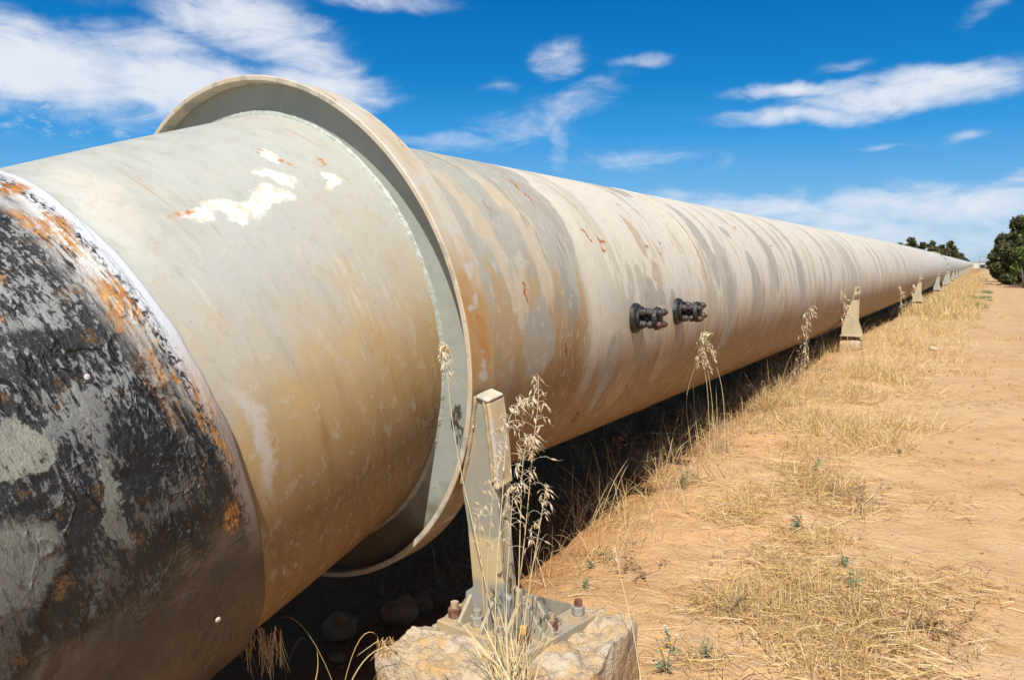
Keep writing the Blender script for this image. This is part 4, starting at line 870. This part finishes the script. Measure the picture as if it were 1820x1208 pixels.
# ---- rocks
def rock(px_, py_, r, label, mt='rock', sq=.75, zoff=0., seed=1, pos=None):
    p = at(px_, py_) if pos is None else np.array(pos); V = []; F = []; n, k = 44, 28
    for i in range(k+1):
        ph = math.pi*i/k
        for j in range(n):
            t_ = 2*math.pi*j/n; d = np.array([math.sin(ph)*math.cos(t_), math.sin(ph)*math.sin(t_), math.cos(ph)])
            rr = 1+.55*float(fbm(np.array(d[0]*1.3+seed*3.1+d[2]), np.array(d[1]*1.3+seed+d[2]*.7), 3, seed)); rr = min(rr, .92+.12*math.sin(seed+d[0]*5), .95+.1*math.sin(seed*2+d[1]*5+d[2]*3))+.09*float(fbm(np.array(d[0]*7+seed+d[2]*5), np.array(d[1]*7+d[2]*4), 3, seed+3))
            V.append(d*rr*np.array([r, r*.85, r*sq]))
    F = [(i*n+j, i*n+(j+1) % n, (i+1)*n+(j+1) % n, (i+1)*n+j) for i in range(k) for j in range(n)]
    o = mk('rock', V, F, M[mt], None, True, loc=(p[0], p[1], gz(p[0], p[1])+r*sq*.45+zoff)); o.rotation_euler = (0, 0, seed*1.3); tag(o, label, 'rock'); return o
rock(604, 1128, .085, 'large rounded brown rock in deep shade below the pipe', seed=2)
rock(715, 1100, .085, 'brown rock in shade just left of the concrete plinth', seed=3)
rock(752, 1085, .06, 'smaller brown rock tucked against the plinth behind', seed=4)
rock(600, 1172, .035, 'small flat stone in front of the large shaded rock', seed=5, sq=.5)
rock(1338, 770, .035, 'orange sandstone lump lying at the edge of the pipe shadow', 'rock', .5, seed=6)
rock(1658, 622, .06, 'white lump of stone on the sand beyond the dry grass', 'rockpale', .6, seed=7)
rock(1283, 898, .018, 'pale stone in dry grass near the foot of the tall stalks', 'rockpale', .6, seed=8)
rock(1565, 808, .012, 'small dark stone on the open sand', 'rock', .7, seed=9)

# ---- wild oats: individual stalks, > stem, seed_head
def oat(pts, Y, label, seeds, head=.35, slen=.020, wd=.0016, spread=.05, group='wild oat stalks', leaf=0, side=1, dens=1.):
    """pts: photo pixels of the stem from base to tip, lying near the world plane y = Y (list) """
    if Y is None: g0 = at(*pts[0]); Ys = [float(g0[1])]*len(pts)
    else: Ys = Y if hasattr(Y, '__len__') else [Y]*len(pts)
    P = [py(a, b, yy) for (a, b), yy in zip(pts, Ys)]
    # smooth the stem
    Q = []
    for i in range(len(P)-1):
        p0 = P[max(i-1, 0)]; p1 = P[i]; p2 = P[i+1]; p3 = P[min(i+2, len(P)-1)]
        for f in np.linspace(0, 1, 7)[:-1]:
            Q.append(.5*((2*p1)+(-p0+p2)*f+(2*p0-5*p1+4*p2-p3)*f*f+(-p0+3*p1-3*p2+p3)*f**3))
    Q.append(P[-1]); Q = np.array(Q); g = Q[0].copy(); zg = gz(g[0], g[1])
    if Q[0][2] > zg+.01: Q = np.vstack([[g[0]+rng.normal(0, .004), g[1], zg-.01], Q])
    e = empty('wild_oat_stalk', Q[0]); tag(e, label, 'wild oat', group); O = Q[0]
    L = np.linspace(0, 1, len(Q)); mb = MB(); mb.tube([q-O for q in Q], [wd*(1.15-.75*l) for l in L], 5)
    o = mb.build('stem', M['oat'], e, True); ul = o.data.uv_layers.new(name='UVMap'); cc = rng.uniform(); ul.data.foreach_set('uv', np.tile([cc, 0], len(o.data.loops)))
    # head: branchlets with hanging husks
    V = []; F = []; U = []; BR = MB()
    for k in range(seeds):
        f = 1-head*(k/max(seeds-1, 1))*rng.uniform(.9, 1.0); i = f*(len(Q)-1); i0 = int(min(i, len(Q)-2)); p = Q[i0]+(Q[i0+1]-Q[i0])*(i-i0)
        bl = spread*(.25+.9*(1-f)/head)*rng.uniform(.4, 1.1); a = rng.uniform(0, 6.28); q = p+np.array([math.cos(a)*bl, math.sin(a)*bl*.6, bl*rng.uniform(-.1, .7)])
        tip = q+np.array([rng.normal(0, .006), rng.normal(0, .006), -.004]); BR.tube([p-O, (p+q)/2-O+np.array([0, 0, .1*bl]), q-O, tip-O], wd*.28, 3)
        for _ in range(1 if rng.uniform() < .65 else 2):
            dr = np.array([rng.normal(.25, .45)*side, rng.normal(0, .35), -rng.uniform(.35, 1.0)]); dr /= np.linalg.norm(dr); ln = slen*rng.uniform(.75, 1.2); w_ = ln*.125
            sd = np.cross(dr, rng.normal(size=3)); sd /= np.linalg.norm(sd); s2 = np.cross(dr, sd); n0 = len(V); cu = rng.uniform()
            V.append(tip-O)
            for ff, ww in ((.25, .8), (.5, 1.), (.8, .45)):
                for an in range(4): V.append(tip-O+dr*ln*ff+w_*ww*(math.cos(an*1.5708)*sd+math.sin(an*1.5708)*s2*.8))
            V.append(tip-O+dr*ln)
            if rng.uniform() < .6: a3 = dr*.8+np.array([rng.normal(0, .3), rng.normal(0, .3), rng.normal(0, .3)]); BR.tube([tip-O+dr*ln*.5, tip-O+dr*ln*1.1, tip-O+dr*ln*1.1+a3*ln*.7], [wd*.2, wd*.16, wd*.08], 3)
            F += [(n0, n0+1+j, n0+1+(j+1) % 4) for j in range(4)]
            for r_ in range(2): F += [(n0+1+r_*4+j, n0+5+r_*4+j, n0+5+r_*4+(j+1) % 4, n0+1+r_*4+(j+1) % 4) for j in range(4)]
            F += [(n0+13, n0+9+(j+1) % 4, n0+9+j) for j in range(4)]; U += [(cu, 0)]*14
    # merge branchlets and husks into the seed head
    n0 = len(V); V += [np.array(v) for v in BR.V]; U += [(.5, 0)]*len(BR.V); F += [tuple(i+n0 for i in f) for f in BR.F]
    mk('seed_head', V, F, M['husk'], e, False, U)
    for k in range(leaf):
        i = int(rng.uniform(.1, .5)*len(Q)); 
        l_ = rng.uniform(.06, .12); a = rng.uniform(0, 6.28); B = [[*(Q[i]-O), math.cos(a)*l_*.6, math.sin(a)*l_*.4, l_*.7, math.cos(a)*l_*.5, 0, -l_*.9, .004, rng.uniform()]]
        blades('leaf', B, M['oat'], e, 6)
    return e
# foreground cluster in front of the anchor leg
oat([(915, 1300), (893, 1160), (868, 1060), (845, 950), (822, 850), (803, 740), (793, 640), (789, 608)], 1.84, 'wild oat stalk leaning left across the steel leg, seeds over the grey ring', 26, .20, .026, .0017, .022)
oat([(897, 1300), (905, 1160), (925, 1020), (938, 900), (948, 790), (956, 720), (957, 668)], 1.80, 'tallest straight wild oat stalk right of the steel leg', 34, .50, .021, .0017, .05)
oat([(890, 1300), (880, 1140), (884, 1000), (893, 880), (898, 800), (905, 745), (925, 715), (940, 708)], 1.80, 'wild oat stalk arching right in front of the leg outer plate', 40, .42, .021, .0017, .045)
oat([(930, 1300), (918, 1160), (922, 1030), (925, 920), (928, 840), (935, 790), (945, 772)], 1.78, 'wild oat stalk with dense head between the leg and the tallest stalk', 38, .42, .020, .0016, .05)
oat([(885, 1300), (868, 1140), (866, 1020), (872, 930), (880, 850), (890, 800)], 1.77, 'wild oat stalk in front of the leg lower front plate', 28, .40, .020, .0016, .04)
oat([(940, 1300), (930, 1150), (940, 1050), (955, 960), (965, 900), (972, 860)], 1.79, 'rightmost short wild oat stalk of the foreground cluster', 26, .42, .020, .0016, .035)
oat([(925, 1300), (905, 1190), (900, 1060), (906, 960), (910, 900), (915, 858)], 1.75, 'short wild oat stalk just right of the steel leg centre', 24, .42, .019, .0015, .04)
oat([(905, 1300), (888, 1200), (862, 1090), (856, 990), (852, 930), (848, 890)], 1.76, 'thin green tinged oat stalk left in the foreground cluster', 14, .35, .018, .0013, .03)
# grey-green leaves of the cluster foot
e = empty('grass_tuft', (0, 0, 0)); B = []
for k in range(60):
    p = py(rng.uniform(880, 945), 1240, rng.uniform(1.70, 1.84)); ang = rng.normal(0, .35); l_ = rng.uniform(.10, .30); B.append([*p, math.sin(ang)*l_, rng.normal(0, .1)*l_, math.cos(ang)*l_, math.sin(ang)*l_*.3, 0, -abs(ang)*l_*.3, .0035, rng.uniform()])
blades('leaves', B, M['oat'], e, 5); B = [[*b[:3], b[3]*1.3, b[4], b[5]*.8, *b[6:]] for b in B[:14]]
blades('green_leaves', B, M['leafg'], e, 5); tag(e, 'tuft of dry and grey green leaves at the foot of the foreground oats', 'grass tuft')
# mid cluster beside the lower pipe flank
oat([(1266, 850), (1262, 810), (1260, 740), (1256, 680), (1248, 640), (1252, 600), (1257, 590)], None, 'middle stalk of the oat clump seen against the pipe beyond the nozzles', 34, .30, .028, .0016, .035, side=-1)
oat([(1240, 850), (1228, 790), (1220, 720), (1226, 680), (1240, 640), (1252, 600)], None, 'left bowed stalk of the oat clump seen beyond the nozzles', 16, .25, .026, .0015, .03)
oat([(1288, 850), (1288, 760), (1283, 690), (1270, 640), (1258, 605)], None, 'right bowed stalk of the oat clump seen beyond the nozzles', 14, .25, .026, .0015, .025)
oat([(1270, 850), (1270, 800), (1266, 720), (1258, 660), (1250, 628)], None, 'fourth thin stalk inside the oat clump beyond the nozzles', 14, .25, .026, .0015, .025)
oat([(1245, 800), (1237, 750), (1233, 700), (1232, 640), (1225, 570), (1212, 530), (1208, 512)], None, 'oat stalk whose head crosses in front of the farther nozzle', 28, .22, .024, .0014, .022)
oat([(1425, 790), (1428, 700), (1432, 620), (1436, 570), (1443, 545)], None, 'single oat stalk against the pipe midway to the first cradle', 26, .45, .034, .0020, .06)
oat([(1418, 760), (1420, 700), (1424, 650), (1430, 610)], None, 'shorter oat stalk just left of the single midway stalk', 14, .45, .034, .0018, .06)
oat([(1512, 665), (1510, 640), (1505, 585), (1500, 545), (1495, 517)], None, 'oat stalk standing in front of the nearest cream cradle', 24, .5, .045, .0026, .07)
oat([(1605, 585), (1604, 570), (1602, 530), (1600, 508)], None, 'oat stalk standing before the second cream cradle', 14, .5, .06, .004, .06)
oat([(1625, 580), (1625, 560), (1623, 520), (1624, 505)], None, 'oat stalk just right of the second cream cradle', 12, .5, .06, .004, .06)
oat([(1140, 1215), (1125, 1120), (1100, 1010), (1092, 968)], [2.1, 2.15, 2.2, 2.25], 'single thin pale straw leaning left over sand right of the plinth', 6, .25, .02, .0011, .02)
oat([(1270, 1215), (1276, 1080), (1280, 950)], [2.3]*3, 'upright thin yellow straw rising from the sand at lower centre', 5, .2, .02, .0012, .02)

# ---- dead grass arching in shade, lower left
G = []
def arch(pts, Y, w=.0035):
    P = [py(a, b, Y) for a, b in pts]; p0, p2 = P[0], P[-1]; pm = P[1]
    ctrl = 2*pm-.5*(p0+p2); d = 2*(ctrl-p0); b = p2-p0-d; G.append([*p0, *d, *b, w, rng.uniform()])
arch([(595, 1220), (530, 1105), (475, 1115)], 1.55); arch([(505, 1220), (525, 1145), (545, 1138)], 1.6); arch([(610, 1220), (640, 1135), (672, 1130)], 1.7); arch([(620, 1220), (655, 1165), (700, 1148)], 1.7, .004); arch([(660, 1215), (680, 1180), (690, 1172)], 1.7)
arch([(560, 1210), (565, 1180), (562, 1150)], 1.6)
for _ in range(70): x = rng.uniform(430, 500); G.append([*py(x, rng.uniform(1110, 1150), 1.62), rng.normal(.01, .02), 0, -rng.uniform(.03, .10), rng.normal(0, .02), 0, -.02, .003, rng.uniform()])
for _ in range(40): x = rng.uniform(660, 700); G.append([*py(x, 1130+rng.uniform(0, 12), 1.75), rng.normal(-.01, .02), 0, -rng.uniform(.02, .05), rng.normal(0, .02), 0, -.02, .002, rng.uniform()])
tag(blades('arching_dead_grass', G, M['straw'], None, 8), 'arching dead grass blades in the shade below the black coating', 'grass', kind='stuff')

# ---- small herbs
def herb(px_, py_, h, label, nl=9, lw=.012, flower=None, pos=None, lean=(0, 0), mt='leafg', nst=3):
    p = at(px_, py_); g = gz(p[0], p[1]); e = empty('green_herb', (p[0], p[1], g)); tag(e, label, 'herb'); mb = MB(); B = []; FH = []
    for s in range(nst):
        a = rng.uniform(0, 6.28); top = np.array([math.cos(a)*h*.3+lean[0], math.sin(a)*h*.3+lean[1], h*rng.uniform(.7, 1)]); mb.tube([(0, 0, -.005), top*.5+np.array([0, 0, h*.08]), top], [.0016, .0013, .0009], 4)
        for k in range(nl):
            f = rng.uniform(.05, .95); q = top*f; a2 = rng.uniform(0, 6.28); l_ = h*rng.uniform(.2, .42); B.append([*q, math.cos(a2)*l_, math.sin(a2)*l_, l_*.5, 0, 0, -l_*.4, lw*rng.uniform(.6, 1.2), rng.uniform()])
        if flower:
            FH.append(MB().cyl(top, top+np.array([0, 0, .005]), .0035, .0055, 8))
    mb.build('stem', M[mt], e); blades('leaves', B, M[mt], e, 5)
    for f_ in FH: f_.build('flower_head', M[flower], e)
    return e
herb(1040, 1045, .05, 'small green seedling on the sand right of the base plate', 5, .012)
herb(1052, 1010, .05, 'pale green seedling just behind the first one', 5, .010)
herb(1412, 945, .10, 'grey green leafy herb upright in the middle of the dry grass', 7, .012)
herb(1500, 1010, .09, 'grey green herb on the right of the dry grass patch', 5, .010)
herb(1515, 1050, .09, 'dark green herb among straw at lower right', 5, .010)
herb(1185, 1195, .12, 'yellow flowered herb at the bottom edge of the sand', 5, .007, 'flower')
herb(1255, 1170, .08, 'feathery green herb right of the yellow flowered one', 12, .004)
herb(1195, 1160, .09, 'white flowered herb above the yellow flowered one', 3, .008, 'whitef')
herb(1598, 806, .03, 'tiny blue green herb on the open sand', 6, .012)
herb(1210, 868, .12, 'grey green tufted herb at the edge of the pipe shadow', 14, .004)
herb(1450, 838, .09, 'grey green herb high in the dry grass clump', 6, .008)
# dry leafless shrubs
def shrub(px_, py_, h, label, n=7, leaves=0, spread=1.0, z_=.6):
    p = at(px_, py_); g = gz(p[0], p[1]); e = empty('dry_shrub', (p[0], p[1], g)); tag(e, label, 'shrub'); mb = MB(); B = []
    def br(p0, d, l, r, dep):
        p1 = p0+d*l*.5+rng.normal(0, .06*l, 3); p2 = p0+d*l; p2[2] = max(p2[2], .004); mb.tube([p0, p1, p2], [r, r*.8, r*.55], 4)
        if dep:
            for _ in range(3): dd = d+rng.normal(0, .5, 3); dd /= np.linalg.norm(dd); br(p0+(p2-p0)*rng.uniform(.4, 1), dd, l*rng.uniform(.4, .7), r*.55, dep-1)
        for _ in range(leaves): a = rng.uniform(0, 6.28); q = p0+(p2-p0)*rng.uniform(.3, 1); l_ = .016; B.append([*q, math.cos(a)*l_, math.sin(a)*l_, .004, 0, 0, -.005, .008, rng.uniform()])
    for k in range(n):
        a = rng.uniform(0, 6.28); d = np.array([math.cos(a)*spread, math.sin(a)*spread, rng.uniform(.25, 1)*z_]); d /= np.linalg.norm(d); br(np.zeros(3), d, h, .0022, 2)
    mb.build('twigs', M['twig'], e)
    if B: blades('dead_leaves', B, M['brush'], e, 2)
    return e
shrub(1590, 1130, .13, 'low dark spiky dead shrub at lower right of the sand', 7, 3, 1.5, .35)
shrub(1650, 1110, .12, 'sprawling dead twigs just right of the dark shrub', 5, 2, 1.6, .25)
shrub(1290, 1090, .10, 'small brown dead twig bush left of the straw clump', 6, 0, .8, 1)
shrub(1520, 905, .14, 'brown dead branched shrub right in the dry grass clump', 6, 1, .8, .9)
shrub(1150, 1020, .10, 'low brown twigs on sand right of the plinth', 5, 1, 1.4, .3)
shrub(1080, 880, .26, 'brown straggly shrub at the shadow edge beyond the anchor leg', 5, 2, .5, 1)
shrub(1110, 990, .10, 'flat brown dead plant on the sand', 5, 1, 1.6, .25)
shrub(1400, 690, .35, 'straggly dry bush along the pipe shadow midway', 6, 1, .8, .9)
shrub(1345, 730, .28, 'straggly dry bush in front of the midway one', 5, 1, .8, .9)

# ================================================================== far trees
def leafball(n, cen, rad, size):
    u = rng.normal(size=(n, 3)); u /= np.linalg.norm(u, axis=1)[:, None]; r = rng.uniform(.55, 1.0, n)**.6
    P = np.array(cen)+u*(r[:, None])*np.array(rad); a = rng.normal(size=(n, 3)); a /= np.linalg.norm(a, axis=1)[:, None]; s = size*rng.uniform(.6, 1.4, n)
    return np.concatenate([P, a*s[:, None], np.zeros((n, 3)), (s*.7)[:, None], rng.uniform(0, 1, n)[:, None]], 1)
def tree(x, y, h, wdt, label, nb=16, leaf=.12, light=False, trunk_h=.35, low=.12, group=None, nleaf=260, seed=0):
    g = gz(x, min(y, 300)); e = empty('mallee_tree', (x, y, g)); tag(e, label, 'tree', group); mb = MB(); L = []; r_ = np.random.default_rng(seed+100)
    for k in range(nb):
        f = k/nb; a = r_.uniform(0, 6.28); hz_ = h*(low+(1-low)*r_.uniform(0, 1)**.8); env = math.sin(min(1, max(.12, (hz_/h-low*.6)/(1-low*.6)))**.75*math.pi*.86+.25); q = wdt*.5*r_.uniform(.25, .95)*max(env, .25)
        c = np.array([math.cos(a)*q, math.sin(a)*q, hz_-wdt*.1]); rad = wdt*r_.uniform(.13, .23)*np.array([1, 1, .75]); L.append(leafball(int(nleaf*r_.uniform(.6, 1.2)), c, rad, leaf))
        if k % 2 == 0: mb.tube([(0, 0, h*trunk_h*.4), tuple(c*np.array([.5, .5, .62])), tuple(c)], [h*.014, h*.008, h*.003], 5)
    for s in range(3): a = s*2.1+seed; mb.tube([(0, 0, -.1), (math.cos(a)*.05*h, math.sin(a)*.05*h, h*.25), (math.cos(a)*.14*h, math.sin(a)*.14*h, h*.6)], [h*.022, h*.017, h*.008], 7)
    mb.build('trunk', M['bark'], e, True); blades('crown', np.concatenate(L), M['treel' if light else 'tree'], e, 2); return e
def place_tree(px_, Yd, top_px, w_px, label, **k):
    """tree whose centre stands at pixel column px_ and distance Yd, real height/width from the photograph"""
    d = ray(px_, 466.7); p = CAM+d*(Yd/d[1]); g = gz(p[0], min(Yd, 300)); dep = (np.array([p[0], p[1], 0])-CAM)@fw; dep = float(np.dot(p-CAM, fw))
    h = (466.7-top_px)/FPX*dep*1.0+(CAM[2]-g); tree(float(p[0]), float(p[1]), h, w_px/FPX*dep, label, **k)
place_tree(1816, 50, 388, 80, 'tall dark mallee tree at the right edge of the view', nb=46, leaf=.17, seed=1, low=.0, nleaf=330)
place_tree(1786, 58, 415, 52, 'dark rounded mallee tree, second in the right-hand row', nb=36, leaf=.14, seed=2, low=.0, nleaf=300)
place_tree(1768, 75, 443, 24, 'smallest dark mallee tree at the far end of the right-hand row', nb=18, leaf=.15, seed=3, low=.0, nleaf=260)
place_tree(1822, 44, 432, 44, 'yellow green leafy bush in front of the tall dark tree', nb=16, leaf=.10, light=True, seed=4, low=.25, nleaf=300)
place_tree(1850, 46, 380, 70, 'dark tree just beyond the right edge of the view', nb=20, leaf=.14, seed=5, low=.05, nleaf=260)
place_tree(1617, 150, 424, 26, 'round topped tree behind the pipe, left end of the far clump', nb=16, leaf=.4, seed=6, nleaf=170, low=.2)
place_tree(1640, 155, 432, 26, 'low tree in the far clump left of the middle', nb=14, leaf=.4, seed=7, nleaf=170, low=.2)
place_tree(1658, 150, 428, 26, 'middle tree of the far clump behind the pipe', nb=16, leaf=.4, seed=8, nleaf=170, low=.2)
place_tree(1688, 150, 429, 20, 'tree with sparse open top behind the pipe', nb=12, leaf=.36, seed=9, nleaf=70, low=.55)
place_tree(1686, 155, 441, 40, 'broad dark tree at the right of the far clump', nb=20, leaf=.4, seed=10, nleaf=170, low=.15)
place_tree(1628, 160, 436, 30, 'low dark tree filling the gap at the left of the far clump', nb=14, leaf=.4, seed=21, nleaf=170, low=.1)
place_tree(1672, 160, 436, 30, 'low dark tree filling the gap in the middle of the far clump', nb=14, leaf=.4, seed=22, nleaf=170, low=.1)
place_tree(1703, 165, 450, 26, 'low spreading tree at the right end of the far clump', nb=14, leaf=.4, seed=23, nleaf=170, low=.1)
place_tree(1716, 190, 460, 18, 'tiny distant tree where the pipe meets the horizon', nb=10, leaf=.4, seed=11, nleaf=140, low=.1)
place_tree(1600, 150, 433, 22, 'low bush at the extreme left of the far clump', nb=12, leaf=.4, seed=12, nleaf=160, low=.2)
place_tree(1757, 200, 464, 10, 'tiny dark shrub beside the distant white building', nb=8, leaf=.4, seed=13, nleaf=120, low=.05)

# ---- distant goal-like pipe frame, sheds
def far_pt(px_, Yd, py_=None):
    d = ray(px_, 466.7); return CAM+d*(Yd/d[1])
p = far_pt(1741, 150); g = gz(p[0], 150)
e = empty('service_frame', (p[0], p[1], g)); tag(e, 'thin grey steel post frame standing at the far end of the track', 'frame')
mb = MB(); mb.cyl((0, 0, -.1), (0, 0, 2.35), .06, n=8); mb.build('post', M['post'], e); mb = MB(); mb.cyl((1.3, 0, -.1), (1.3, 0, 2.35), .05, n=8); mb.build('post', M['post'], e); mb = MB(); mb.cyl((-.06, 0, 2.30), (1.36, 0, 2.30), .045, n=8); mb.build('crossbar', M['post'], e)
p = far_pt(1747, 260); e = empty('distant_shed', (p[0], p[1], -1.5)); tag(e, 'low pale shed far away at the end of the track', 'building')
MB().box((-2.6, -2, -.3), (2.6, 2, 1.9)).build('wall', M['wall'], e)
mb = MB(); mb.prism([(-2.8, 1.9), (2.8, 1.9), (0, 2.5)], -2.15, 2.15, (1, 0, 0), (0, 0, 1), n=(0, 1, 0)); mb.build('roof', M['roofm'], e)
mb = MB(); mb.box((-.6, -2.04, .2), (.6, -2.0, 1.2)); mb.build('window', M['dark'], e)
mb = MB(); mb.box((1.3, -2.04, -.3), (2.1, -2.0, 1.6)); mb.build('door', M['dark'], e)
